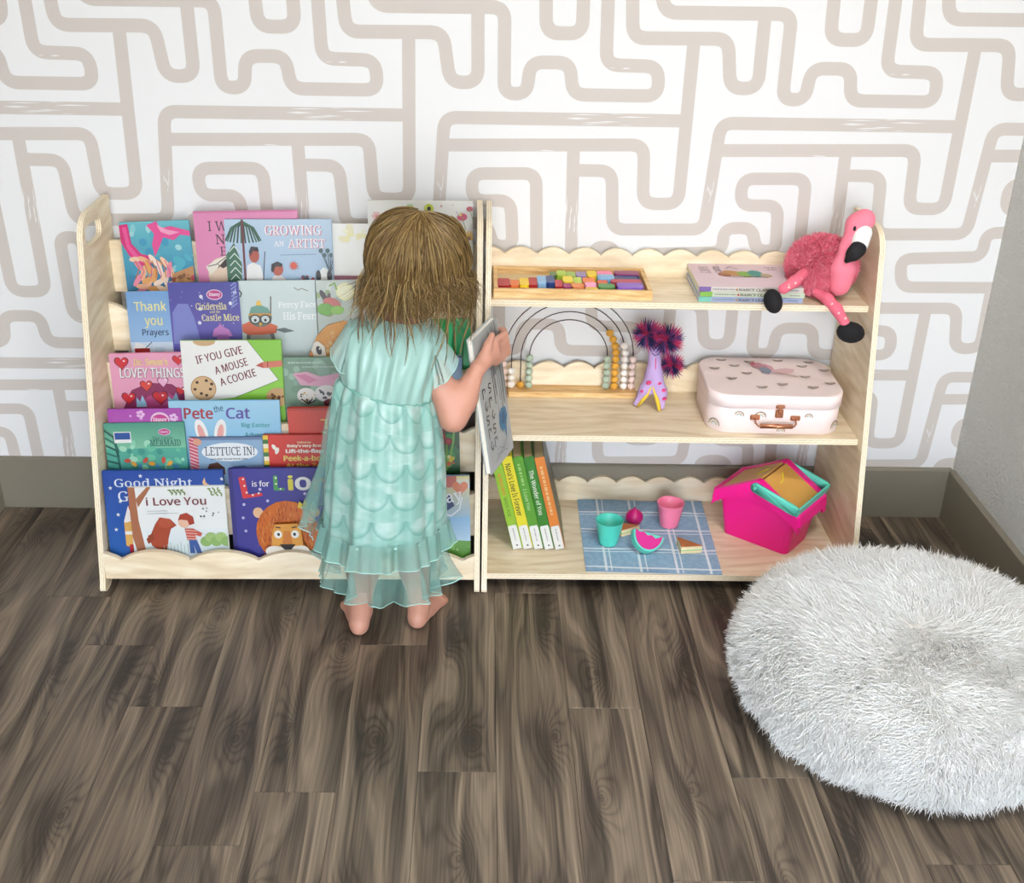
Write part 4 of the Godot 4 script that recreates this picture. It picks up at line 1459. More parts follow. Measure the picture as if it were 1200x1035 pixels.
func make_flamingo() -> void:
	var f := thing("plush_flamingo", "coral pink plush flamingo with black feet slumped at the top shelf's right end", "plush toy", Vector3(0.755, 0.636, 0.115))
	var pink := mat("f07f93", 0.85, {"rim_enabled": true, "rim": 0.3})
	# fluffy body
	var st := begin(true)
	ball(st, Vector3(0, 0.066, 0), Vector3(0.066, 0.056, 0.056))
	part(f, "torso", done(st), mat("e2566d", 0.9))
	rng.seed = 41
	var spots := []
	for i in 2600:
		var y := 1.0 - 2.0 * (i + 0.5) / 2600
		var a := i * 2.39996
		var n := Vector3(sqrt(1 - y * y) * cos(a), y, sqrt(1 - y * y) * sin(a))
		var p := Vector3(0, 0.066, 0) + n * Vector3(0.066, 0.056, 0.056)
		if p.y < 0.012:
			continue
		var dir := n + Vector3(rng.randf_range(-0.6, 0.6), rng.randf_range(-0.9, 0.2), rng.randf_range(-0.6, 0.6))
		var c := lin(["f78398", "fc9dae", "ee6b82", "f2768b"][i % 4])
		spots.append([p, dir, rng.randf_range(0.8, 1.2), c])
	fur(f, "fur", spots, strand_mesh(5, 0.017, 0.0011, 0.008, 2), M.pink_fur, true)
	# neck and head in short pile
	st = begin(true)
	body_into(st, [[Vector3(0.028, 0.040, 0.056), Vector3(0.028, 0.075, 0.060), 0.024, 0.027], [Vector3(0.028, 0.075, 0.060), Vector3(0.034, 0.125, 0.058), 0.022, 0.016], [Vector3(0.034, 0.125, 0.058), Vector3(0.044, 0.166, 0.056), 0.016, 0.020], [Vector3(0.047, 0.176, 0.056), Vector3(0.060, 0.184, 0.056), 0.0235, 0.0235]], 0.004, 200.0)
	var hd := part(f, "head_and_neck", done(st), pink)
	st = begin(true)
	ball(st, Vector3(0.0350, 0.171, 0.0785), Vector3(0.0035, 0.0055, 0.003), Basis(), 10)
	part(hd, "eye", done(st), mat("15100f", 0.2))
	# hooked beak: white base, black tip
	st = begin(true)
	body_into(st, [[Vector3(0.056, 0.160, 0.071), Vector3(0.051, 0.138, 0.080), 0.0200, 0.0180]], 0.003, 300.0)
	var beak := part(f, "beak", done(st), mat("f1eee9", 0.8))
	st = begin(true)
	body_into(st, [[Vector3(0.045, 0.130, 0.090), Vector3(0.037, 0.120, 0.091), 0.0175, 0.0150], [Vector3(0.037, 0.120, 0.091), Vector3(0.025, 0.104, 0.090), 0.0140, 0.0055]], 0.003, 300.0)
	part(beak, "beak_tip", done(st), mat("141114", 0.8))
	# printed legs hanging over the books and the shelf edge
	var legs := [[[Vector3(-0.050, 0.062, 0.045), Vector3(-0.075, 0.052, 0.075), Vector3(-0.105, 0.040, 0.095)], Vector3(-0.128, 0.018, 0.112), Vector3(0.020, 0.028, 0.017), 0.35], [[Vector3(-0.018, 0.020, 0.050), Vector3(0.000, 0.0135, 0.078), Vector3(0.016, -0.002, 0.098), Vector3(0.036, -0.030, 0.104)], Vector3(0.052, -0.052, 0.107), Vector3(0.032, 0.024, 0.017), -0.2]]
	for l in legs:
		st = begin(true)
		var bones := []
		for i in l[0].size() - 1:
			bones.append([l[0][i], l[0][i + 1], 0.0118, 0.0112])
		body_into(st, bones, 0.0035, 300.0)
		var leg := part(f, "leg", done(st), mat("e56a80", 0.8))
		st = begin()
		for i in 6:
			var t := 0.25 + i * 0.13
			var k := mini(int(t * (l[0].size() - 1)), l[0].size() - 2)
			var p: Vector3 = l[0][k].lerp(l[0][k + 1], t * (l[0].size() - 1) - k)
			p += Vector3(0.004 * (1 if i % 2 else -1), 0.004, 0.0112)
			box(st, p, Vector3(0.005, 0.005, 0.0022), 0.0008, Basis(Vector3.BACK, 0.78))
		part(leg, "heart_patch", done(st), mat("f0c9b8", 0.7))
		st = begin(true)
		ball(st, l[1], l[2], Basis(Vector3.BACK, l[3]), 18)
		part(leg, "foot", done(st), mat("121013", 0.9))

func make_middle_shelf() -> void:
	var y0 := 0.348
	# bead rainbow
	var o := thing("bead_rainbow", "wooden bead frame with four bent wires and pastel beads on the middle shelf", "abacus", Vector3(0.2085, y0, 0.036))
	var st := begin()
	box(st, Vector3(0.012, 0.007, 0), Vector3(0.306, 0.014, 0.048), 0.0015)
	part(o, "base", done(st), M.pine)
	var specs := [[0.0925, "a9b8a4", 5, 5], [0.1125, "d79c33", 1, 9], [0.1345, "eee6de", 3, 7], [0.1535, "e2c9c0", 5, 5]]
	st = begin(true)
	ball(st, Vector3.ZERO, Vector3(0.0092, 0.0086, 0.0092), Basis(), 16)
	var bead := done(st)
	for s in specs:
		var r: float = s[0]
		var legs := 0.082
		var pts := [Vector3(-r, 0.008, 0)]
		for i in 25:
			var a := PI - PI * i / 24.0
			pts.append(Vector3(cos(a) * r, 0.014 + legs + sin(a) * r, 0))
		pts.append(Vector3(r, 0.008, 0))
		st = begin(true)
		tube(st, pts, [0.0013], 6)
		part(o, "wire", done(st), mat("3a322e", 0.4, {"metallic": 0.5}))
		var bm := mat(s[1], 0.5)
		for e in 2:
			for k: int in int(s[2 + e]):
				var d: float = 0.0087 + k * 0.0172
				var p: Vector3
				if d <= legs:
					p = Vector3(r, 0.014 + d, 0)
				else:
					var a: float = (d - legs) / r
					p = Vector3(cos(a) * r, 0.014 + legs + sin(a) * r, 0)
				if e == 0:
					p.x = -p.x
				part(o, "bead", bead, bm, p)
	make_doll()
	make_suitcase()

func make_doll() -> void:
	var o := thing("yarn_doll", "lilac fabric doll with splayed legs and purple-pink yarn pompoms", "doll", Vector3(0.402, 0.348, 0.105))
	var st := begin(true)
	body_into(st, [[Vector3(0.002, 0.085, -0.004), Vector3(0.0, 0.165, -0.010), 0.015, 0.015], [Vector3(0.002, 0.082, -0.004), Vector3(-0.016, 0.042, 0.000), 0.017, 0.013], [Vector3(-0.016, 0.042, 0), Vector3(-0.036, 0.010, 0.003), 0.013, 0.006], [Vector3(0.002, 0.082, -0.004), Vector3(0.018, 0.044, 0.012), 0.017, 0.014], [Vector3(0.018, 0.044, 0.012), Vector3(0.023, 0.010, 0.024), 0.014, 0.006]], 0.004, 220.0)
	var b := part(o, "body", done(st), mat("b79bcb", 0.85))
	# yellow lining between the legs, pink patches and the stitched smile
	st = begin(true)
	tube(st, [Vector3(-0.031, 0.005, 0.006), Vector3(-0.014, 0.034, 0.010), Vector3(-0.001, 0.062, 0.012), Vector3(0.009, 0.036, 0.021), Vector3(0.017, 0.004, 0.030)], [0.004, 0.006, 0.005, 0.006, 0.004], 8)
	part(b, "lining", done(st), mat("e8c53c", 0.8))
	for s in [[-0.012, 0.068, 0.017, 0.007], [-0.024, 0.044, 0.011, 0.006], [0.012, 0.066, 0.017, 0.007], [0.022, 0.052, 0.024, 0.007], [0.026, 0.034, 0.030, 0.006]]:
		st = begin(true)
		ball(st, Vector3(s[0], s[1], s[2]), Vector3(s[3], s[3] * 0.7, 0.004), Basis(Vector3.BACK, 0.4), 10)
		part(b, "patch", done(st), mat("cf3f76", 0.8))
	st = begin(true)
	tube(st, [Vector3(-0.008, 0.137, 0.0055), Vector3(-0.001, 0.132, 0.0078), Vector3(0.007, 0.136, 0.0062)], [0.0010], 5)
	part(b, "smile", done(st), mat("33203a", 0.8))
	st = begin(true)
	tube(st, [Vector3(0.001, 0.127, 0.0068), Vector3(0.002, 0.105, 0.0102), Vector3(0.001, 0.085, 0.0145)], [0.0013], 5)
	part(b, "stitching", done(st), mat("cf3f76", 0.8))
	rng.seed = 77
	var yarn := strand_mesh(1, 1.0, 0.045, 0.16, 5)
	for p in [[Vector3(-0.020, 0.180, 0.004), 0.031, 420], [Vector3(0.024, 0.172, 0.012), 0.032, 420], [Vector3(0.044, 0.100, -0.012), 0.026, 320]]:
		var spots := []
		for i: int in int(p[2]):
			var y: float = 1.0 - 2.0 * (i + 0.5) / p[2]
			var a: float = i * 2.39996
			var n := Vector3(sqrt(1 - y * y) * cos(a), y, sqrt(1 - y * y) * sin(a))
			var patch := sin(n.x * 6.1 + n.y * 2.0) + cos(n.z * 5.7 - n.y * 4.0) + rng.randf_range(-0.6, 0.6)
			var c := lin("2f2a5e") if patch > 0.5 else (lin("d63a70") if patch < -0.2 else lin("7d4a90"))
			spots.append([p[0] + n * 0.004, n, p[1] * rng.randf_range(0.85, 1.15), c])
		fur(o, "pompom", spots, yarn, M.yarn, true)

func rainbow(a: Art, x: float, y: float, s: float, cols: Array, turn := 0.0) -> void:
	for i in 3:
		var p := []
		for k in 9:
			var t := PI + PI * k / 8
			p.append(Vector2(x, y) + Vector2(cos(t), sin(t)).rotated(turn) * s * (1.0 - i * 0.28))
		a.line(p, s * 0.16, cols[i])

func make_suitcase() -> void:
	var o := thing("toy_suitcase", "pale pink cardboard suitcase with rainbow print and rose-gold handle on the middle shelf", "suitcase", Vector3(0.665, 0.348, 0.1345))
	o.rotation.y = -0.02
	var w := 0.300
	var d := 0.228
	var pink := mat("f6e4e1", 0.55)
	var st := begin(true)
	suitcase_shell(st, w, d, 0.052, 0.0, 0.066)
	part(o, "body", done(st), pink)
	st = begin(true)
	suitcase_shell(st, w + 0.006, d + 0.006, 0.054, 0.0605, 0.094)
	var lid := part(o, "lid", done(st), pink)
	var cols := ["6f625d", "cfae98", "8fa3a0"]
	var a := Art.new(w, d, -w / 2, d / 2, 0.001, 0.001)
	for p in [[55, 14], [120, 22], [190, 12], [262, 18], [80, 50], [240, 46], [30, 70], [100, 96], [286, 70], [232, 112], [60, 130], [170, 160], [120, 180], [236, 176], [280, 150]]:
		rainbow(a, p[0], p[1], 11.5, cols, PI if p[1] > 5 else 0.0)
	# unicorn's head, seen from behind the lid
	a.poly([[118, 46], [126, 38], [142, 40], [158, 58], [160, 84], [146, 92], [134, 74], [120, 64]], "c58a96")
	a.poly([[116, 44], [126, 36], [132, 44], [122, 56]], "c9606c")
	a.poly([[134, 70], [150, 66], [164, 84], [150, 108], [136, 100]], "8f97ab")
	a.poly([[150, 44], [166, 60], [168, 84], [160, 92], [156, 66]], "d9a3b0")
	a.poly([[160, 84], [196, 70], [216, 78], [208, 96], [176, 106], [162, 100]], "e3bdc0")
	a.line([[170, 98], [212, 122]], 3, "b99a68")
	part(lid, "lid_print", a.mesh(), M.matte_print, Vector3(0, 0.0946, 0), Vector3(-PI / 2, 0, 0))
	a = Art.new(w - 0.11, 0.066, -(w - 0.11) / 2, 0.066, 0.001, 0.001)
	for p in [[10, 14, 11], [58, 16, 13], [108, 50, 9], [166, 14, 9]]:
		rainbow(a, p[0], p[1] + 8, p[2], ["8d817c", "e6c4a0", "9fc0bd"])
	part(o, "front_print", a.mesh(), M.matte_print, Vector3(0, 0, d / 2 + 0.0006))
	for e in [-1, 1]:
		a = Art.new(0.06, 0.06, -0.03, 0.06, 0.001, 0.001)
		rainbow(a, 30, 44, 14, ["8d817c", "e6c4a0", "9fc0bd"])
		part(o, "corner_print", a.mesh(), M.matte_print, Vector3(e * (w / 2 - 0.0145), 0, d / 2 - 0.0145), Vector3(0, e * PI / 4, 0))
	var gold := mat("c98a6a", 0.25, {"metallic": 0.85})
	var hd := Node3D.new()
	var grip := begin(true)
	var pts := []
	for v in [[-0.045, 0.030, 0.006], [-0.045, 0.024, 0.016], [-0.040, 0.020, 0.022], [0.040, 0.020, 0.022], [0.045, 0.024, 0.016], [0.045, 0.030, 0.006]]:
		pts.append(Vector3(v[0], v[1], v[2]))
	tube(grip, pts, [0.0022], 8)
	tube(grip, [Vector3(-0.036, 0.020, 0.022), Vector3(0.036, 0.020, 0.022)], [0.0055], 10)
	part(o, "handle", done(grip), gold, Vector3(-0.004, 0.010, d / 2))
	for e in [-1, 1]:
		st = begin()
		box(st, Vector3(e * 0.045 - 0.004, 0.042, d / 2 + 0.003), Vector3(0.022, 0.012, 0.006), 0.002)
		part(o, "handle_mount", done(st), gold)
	st = begin()
	box(st, Vector3(0.004, 0.052, d / 2 + 0.003), Vector3(0.018, 0.020, 0.006), 0.002)
	box(st, Vector3(0.004, 0.070, d / 2 + 0.006), Vector3(0.020, 0.009, 0.005), 0.002)
	box(st, Vector3(0.004, 0.061, d / 2 + 0.007), Vector3(0.008, 0.016, 0.004), 0.0015)
	part(o, "latch", done(st), gold)
	hd.free()

func suitcase_shell(st: SurfaceTool, w: float, d: float, r: float, y0: float, y1: float) -> void:
	var base := rounded_rect(w, d, r, 8)
	var rings := []
	for e in [[y0, 0.004], [y0 + 0.002, 0.0], [y1 - 0.003, 0.0], [y1 - 0.0008, 0.001], [y1, 0.004]]:
		var ring := []
		for v in base:
			var k := Vector2(v.x * (1.0 - 2.0 * e[1] / w), v.y * (1.0 - 2.0 * e[1] / d))
			ring.append(Vector3(k.x, e[0], k.y))
		rings.append(ring)
	for i in rings.size() - 1:
		for k in base.size():
			var k2 := (k + 1) % base.size()
			face(st, [rings[i][k], rings[i][k2], rings[i + 1][k2], rings[i + 1][k]], Vector3(base[k].x, 0.0, base[k].y) + Vector3(0, 0.001, 0))
	st.set_smooth_group(FLAT)
	face(st, rings[-1], Vector3.UP)
	face(st, rings[0], Vector3.DOWN)

func make_bottom_shelf() -> void:
	var y0 := 0.045
	# five hardbacks leaning against the divider
	var ang := 0.236
	var specs := [["9cc83c", "8bb52e", "MADE FOR", "c98a2c", "lime green"], ["f0e33a", "d6c92a", "Nana's Love Is Forever", "33402a", "bright yellow"], ["5fa432", "54922c", "I Love You", "cfe3b0", "leaf green"], ["3f8a2e", "366f28", "The Wonder of You", "f2f4e6", "dark green"], ["e88a3a", "c46f2a", "", "f3d29a", "orange"]]
	var x := 0.0822
	for i in 5:
		var s: Array = specs[i]
		var t := 0.0235
		var h := 0.246
		var d := 0.185
		var o := thing("leaning_book", "%s hardback with a white label at its spine foot, leaning against the shelf divider" % s[4], "book", Vector3(x, y0, 0.256), "hardbacks leaning on the bottom shelf")
		o.rotation.z = ang
		var c := 0.0026
		var st := begin()
		for cx in [c / 2, t - c / 2]:
			box(st, Vector3(cx, h / 2, -d / 2), Vector3(c, h, d), 0.0006)
		box(st, Vector3(t / 2, h / 2, -c / 2), Vector3(t - 0.0006, h, c), 0.0008)
		part(o, "cover", done(st), mat(s[1] if i < 4 else "8a8268", 0.4))
		st = begin()
		box(st, Vector3(t / 2, h / 2, -d / 2), Vector3(t - 2 * c - 0.0002, h - 0.007, d - 0.01))
		part(o, "pages", done(st), mat("c9b48c", 0.8))
		var a := Art.new(h, t - 0.0012, -h / 2, t / 2 - 0.0006, 0.001, 0.001)
		a.rect(0, 0, 246, 24, s[0])
		if s[2]:
			a.text(s[2], [108, 18, 84, 34, 30][i], [8, 5.5, 8, 6.5, 8][i], [50, 138, 56, 118, 124][i], [8, 13, 8, 11, 8][i], s[3] if i else "4a7a2c", "Droid Sans", 0.6 if i in [1, 3] else 0.1)
		a.rnd.seed = 40 + i
		if i in [0, 2, 4]:
			a.bars([44, 18, 24][i / 2], 9, [56, 58, 128][i / 2], 6, ["d9a03c", "a6cf7a", "f3c48a"][i / 2])
		a.poly([[182, 3], [190, 1.5], [246, 1.5], [246, 22], [190, 22], [182, 20.5]], "f3f3ef")
		a.bars(190, 10, 34, 2.6, "a8a8a2")
		a.oval(236, 11, 2.4, 2.4, "6a6a66")
		part(o, "spine_print", a.mesh(), M.print, Vector3(t / 2, h / 2, 0.0002), Vector3(0, 0, -PI / 2))
		if i == 4:
			a = Art.new(d, h, -d / 2, h / 2, 0.001, 0.001)
			a.blend(0, 0, 185, 120, "8f938c", "8b8468")
			a.blend(0, 120, 185, 126, "857a56", "8f8f4a")
			a.rnd.seed = 8
			for k in 46:
				var px := a.rnd.randf_range(0, 185)
				a.line([[px, a.rnd.randf_range(0, 140)], [px + a.rnd.randf_range(-8, 8), a.rnd.randf_range(120, 246)]], a.rnd.randf_range(1.0, 4.0), ["6a6a5c", "a9a894", "7d8a4a", "b09a62", "54563f"][k % 5])
			part(o, "cover_print", a.mesh(), M.print, Vector3(t + 0.0002, h / 2, -d / 2), Vector3(0, PI / 2, 0))
		x += t / cos(ang) + 0.0006
	make_picnic(y0)

func make_picnic(y0: float) -> void:
	# plaid cloth, gently rumpled
	var n := 24
	var corner := [Vector2(0.250, 0.016), Vector2(0.566, 0.018), Vector2(0.556, 0.360), Vector2(0.246, 0.350)]
	var st := begin(true)
	var wav := noise(9.0, 6, 2)
	var pos := func(i: int, j: int) -> Vector3:
		var u := float(i) / n
		var v := float(j) / n
		var p: Vector2 = corner[0].lerp(corner[1], u).lerp(corner[3].lerp(corner[2], u), v)
		var lift := 0.0022 + 0.0026 * maxf(0.0, wav.get_noise_2d(p.x, p.y))
		if v < 0.06:
			lift += 0.003 * (0.5 + 0.5 * sin(u * 9.0))
		return Vector3(p.x, y0 + lift, p.y)
	for i in n:
		for j in n:
			var q := [pos.call(i, j), pos.call(i + 1, j), pos.call(i + 1, j + 1), pos.call(i, j + 1)]
			var uv := [Vector2(i, j), Vector2(i + 1, j), Vector2(i + 1, j + 1), Vector2(i, j + 1)]
			for e in [0, 1, 2, 0, 2, 3]:
				st.set_uv(uv[e] / float(n))
				st.add_vertex(q[e])
	var low := begin()
	slab(low, PackedVector2Array([corner[0] * Vector2(1, -1), corner[1] * Vector2(1, -1), corner[2] * Vector2(1, -1), corner[3] * Vector2(1, -1)]), y0 + 0.0002, y0 + 0.002)
	var cloth := thing("picnic_cloth", "blue plaid cloth with white stripes spread on the bottom shelf", "cloth")
	part(cloth, "weave", done(st), mat("ffffff", 0.85, {"albedo_texture": plaid_texture()}))
	part(cloth, "hem", done(low), mat("8ca7c0", 0.9), Vector3.ZERO, Vector3(-PI / 2, 0, 0))
	var yc := y0 + 0.0050
	# beakers
	for c in [["4fcab4", "mint green toy beaker standing on the plaid cloth", Vector3(0.308, yc, 0.228)], ["f57f9f", "pink toy beaker standing on the plaid cloth near the scalloped rail", Vector3(0.465, yc, 0.140)]]:
		st = begin(true)
		lathe(st, [Vector2(0, 0), Vector2(0.0215, 0), Vector2(0.0225, 0.002), Vector2(0.0282, 0.036), Vector2(0.0288, 0.038), Vector2(0.0325, 0.060), Vector2(0.0335, 0.0615), Vector2(0.0322, 0.0622), Vector2(0.0300, 0.0590), Vector2(0.0205, 0.004), Vector2(0, 0.003)], 32)
		var cup := part(self, "toy_cup", done(st), mat(c[0], 0.4), c[2])
		tag(cup, c[1], "cup", "toy beakers")
	# onion-shaped fruit
	var fr := thing("toy_fruit", "small round magenta toy fruit with a pointed top between the beakers", "toy food", Vector3(0.379, yc, 0.140))
	st = begin(true)
	lathe(st, [Vector2(0, 0), Vector2(0.010, 0.0012), Vector2(0.017, 0.007), Vector2(0.0215, 0.017), Vector2(0.0205, 0.027), Vector2(0.014, 0.036), Vector2(0.006, 0.041), Vector2(0.003, 0.044), Vector2(0, 0.047)], 24)
	part(fr, "flesh", done(st), mat("c2146e", 0.35))
	st = begin(true)
	tube(st, [Vector3(0, 0.044, 0), Vector3(0.001, 0.050, 0.001)], [0.002, 0.0012], 6)
	part(fr, "stalk", done(st), mat("a81060", 0.5))
	# bitten slice in a mint rind
	var sl := thing("toy_melon_slice", "bitten magenta toy melon slice with a mint rind on the plaid cloth", "toy food", Vector3(0.396, yc + 0.0375, 0.252))
	sl.rotation = Vector3(-0.80, 0.30, -0.45)
	sl.scale = Vector3.ONE * 1.25
	var half := PackedVector2Array()
	for i in 17:
		var a := PI + PI * i / 16
		half.append(Vector2(cos(a) * 0.030, sin(a) * 0.036))
	var bitten := PackedVector2Array()
	for i in 17:
		var a := PI + PI * i / 16
		bitten.append(Vector2(cos(a) * 0.0265, sin(a) * 0.0325))
	for v in [[0.020, -0.004], [0.014, -0.008], [0.006, -0.003], [-0.002, -0.006], [-0.010, -0.001], [-0.018, -0.003]]:
		bitten.append(Vector2(v[0], v[1]))
	st = begin()
	slab(st, half, -0.008, 0.008)
	part(sl, "rind", done(st), mat("5fc9b4", 0.45))
	st = begin()
	slab(st, bitten, -0.0072, 0.0095)
	part(sl, "flesh", done(st), mat("d01c86", 0.5))
	# two toy sandwiches
	for s in [[Vector3(0.496, yc, 0.262), 0.12, "triangular toy sandwich with brown top lying alone at the right of the plaid cloth"], [Vector3(0.358, yc, 0.180), 0.5, "triangular toy sandwich half hidden between the mint beaker and the magenta fruit"]]:
		var sw := thing("toy_sandwich", s[2], "toy food", s[0], "toy sandwiches")
		sw.rotation.y = s[1]
		var tri := PackedVector2Array([Vector2(-0.024, -0.012), Vector2(0.026, -0.012), Vector2(-0.022, 0.034)])
		var layers := [["bread", 0.0, 0.007, "e6cfa0"], ["lettuce", 0.007, 0.010, "8fbf7f"], ["filling", 0.010, 0.012, "f1e6c0"], ["bread", 0.012, 0.018, "e6cfa0"], ["crust", 0.018, 0.0195, "b9713f"]]
		for l in layers:
			st = begin()
			slab(st, tri, l[1], l[2])
			part(sw, l[0], done(st), mat(l[3], 0.6), Vector3.ZERO, Vector3(-PI / 2, 0, 0))
	make_basket(y0)

func make_basket(y0: float) -> void:
	var o := thing("toy_picnic_basket", "hot pink toy picnic basket with gabled wooden lid and mint handle on the bottom shelf", "basket", Vector3(0.6925, y0 + 0.0006, 0.1755))
	o.rotation.y = -0.692     # its gable end looks to the front left
	var pink := mat("fb1690", 0.38)
	# body: a tub that widens upwards; local x runs along the gable end, z to the front
	var st := begin()
	var low := rounded_rect(0.168, 0.112, 0.014, 4)
	var top := rounded_rect(0.200, 0.128, 0.014, 4)
	for k in low.size():
		var k2 := (k + 1) % low.size()
		face(st, [Vector3(low[k].x, 0, low[k].y), Vector3(low[k2].x, 0, low[k2].y), Vector3(top[k2].x, 0.105, top[k2].y), Vector3(top[k].x, 0.105, top[k].y)], Vector3(low[k].x, 0, low[k].y))
	var lf := []
	for v in low:
		lf.append(Vector3(v.x, 0, v.y))
	face(st, lf, Vector3.DOWN)
	for e in [-1, 1]:     # gable ends close the tub up to the ridge
		slab(st, PackedVector2Array([Vector2(-0.100, 0.100), Vector2(-0.099, 0.106), Vector2(0.0, 0.160), Vector2(0.099, 0.106), Vector2(0.100, 0.100)]), e * 0.060 - 0.003, e * 0.060 + 0.003)
	part(o, "body", done(st), pink)
	# gabled rim: a thick outer shell with two openings for the lid panels
	var gable := PackedVector2Array([Vector2(-0.112, 0.075), Vector2(-0.106, 0.118), Vector2(-0.004, 0.176), Vector2(0.004, 0.176), Vector2(0.106, 0.118), Vector2(0.112, 0.075), Vector2(0.098, 0.092), Vector2(0.0, 0.142), Vector2(-0.098, 0.092)])
	for e in [-1, 1]:
		st = begin()
		slab(st, gable, -0.009 + e * 0.068, 0.009 + e * 0.068)
		part(o, "gable_rim", done(st), pink)
	for e in [-1, 1]:
		st = begin()
		var b := Basis(Vector3.BACK, -e * 0.517)
		box(st, Vector3(e * 0.103, 0.104, 0), Vector3(0.020, 0.034, 0.148), 0.004, Basis(Vector3.BACK, e * 0.14))
		part(o, "eave_rim", done(st), pink)
		st = begin()
		box(st, Vector3(e * 0.0515, 0.1435, 0), Vector3(0.112, 0.006, 0.118), 0.001, b)
		var panel := part(o, "lid_panel", done(st), mat("e3aa55", 0.45))
		st = begin()
		var q := b * Vector3(0, 0.0036, 0) + Vector3(e * 0.026, 0.158, 0)
		tube(st, [q + b * Vector3(-e * 0.012, 0, -0.016), q, q + b * Vector3(e * 0.004, 0, 0.018)], [0.0022], 6)
		part(panel, "painted_twig", done(st), mat("efd23c", 0.4))
	# swing handle folded over towards the right
	st = begin()
	var arm := Basis(Vector3.BACK, -0.24)
	for e in [-1, 1]:
		var bar := PackedVector2Array()
		for v in rounded_rect(0.126, 0.025, 0.012, 5):
			bar.append(v + Vector2(0.053, 0))
		var sl := begin()
		slab(sl, bar, -0.003, 0.003)
		st.append_from(done(sl), 0, Transform3D(arm, Vector3(-0.003, 0.160, e * 0.0805)))
	box(st, Vector3(-0.003, 0.160, 0) + arm * Vector3(0.1135, 0.0, 0), Vector3(0.005, 0.024, 0.167), 0.002, arm)
	part(o, "handle", done(st), mat("5fcdb6", 0.4))
	st = begin(true)
	for e in [-1, 1]:
		ball(st, Vector3(-0.003, 0.160, e * 0.084), Vector3(0.006, 0.006, 0.003), Basis(), 10)
	part(o, "pivot", done(st), mat("4fb8a2", 0.4))

# ---------------------------------------------------------------- floor cushion
func make_pouf() -> void:
	var c := Vector3(0.845, 0.0, 0.756)
	var o := thing("fur_cushion", "big round cream long-pile floor cushion lying in front of the toy shelf", "cushion", c)
	var prof := [Vector2(0, 0.004), Vector2(0.25, 0.004), Vector2(0.302, 0.030), Vector2(0.322, 0.085), Vector2(0.314, 0.135), Vector2(0.28, 0.172), Vector2(0.22, 0.192), Vector2(0.14, 0.196), Vector2(0.07, 0.188), Vector2(0, 0.180)]
	var st := begin(true)
	lathe(st, prof, 64)
	part(o, "pad", done(st), mat("fdfbf7", 0.95))
	rng.seed = 61
	var tufts := []
	var swirl := noise(3.5, 17, 2)
	var lens: Array[float] = [0.0]
	for i in range(1, prof.size() - 1):      # from the foot up to the middle of the top
		lens.append(lens[-1] + prof[i].distance_to(prof[i + 1]))
	for i in 13000:
		var a := i * 2.39996
		# pick a spot on the profile, weighted by its radius
		var p2: Vector2
		var n2: Vector2
		while true:
			var s: float = rng.randf() * lens[-1]
			var k := 0
			while lens[k + 1] < s:
				k += 1
			var pa: Vector2 = prof[k + 1]
			var pb: Vector2 = prof[k + 2]
			p2 = pa.lerp(pb, (s - lens[k]) / (lens[k + 1] - lens[k]))
			n2 = Vector2(pb.y - pa.y, pa.x - pb.x).normalized()
			if rng.randf() < p2.x / 0.322:
				break
		var out := Vector3(cos(a), 0, sin(a))
		var p := out * p2.x + Vector3(0, p2.y, 0)
		var w := swirl.get_noise_2d(p.x, p.z) * 1.6
		var comb := Vector3(cos(a + w), -0.15, sin(a + w))
		var dir := (out * n2.x + Vector3(0, n2.y, 0)) * 0.42 + comb * 1.0 + Vector3(rng.randf_range(-0.3, 0.3), rng.randf_range(-0.12, 0.12), rng.randf_range(-0.3, 0.3))
		if p2.y < 0.03:
			dir.y = absf(dir.y) * 0.3
		tufts.append([p, dir, rng.randf_range(0.75, 1.2)])
	fur(o, "pile", tufts, strand_mesh(8, 0.030, 0.0010, 0.013, 3), M.white_fur)

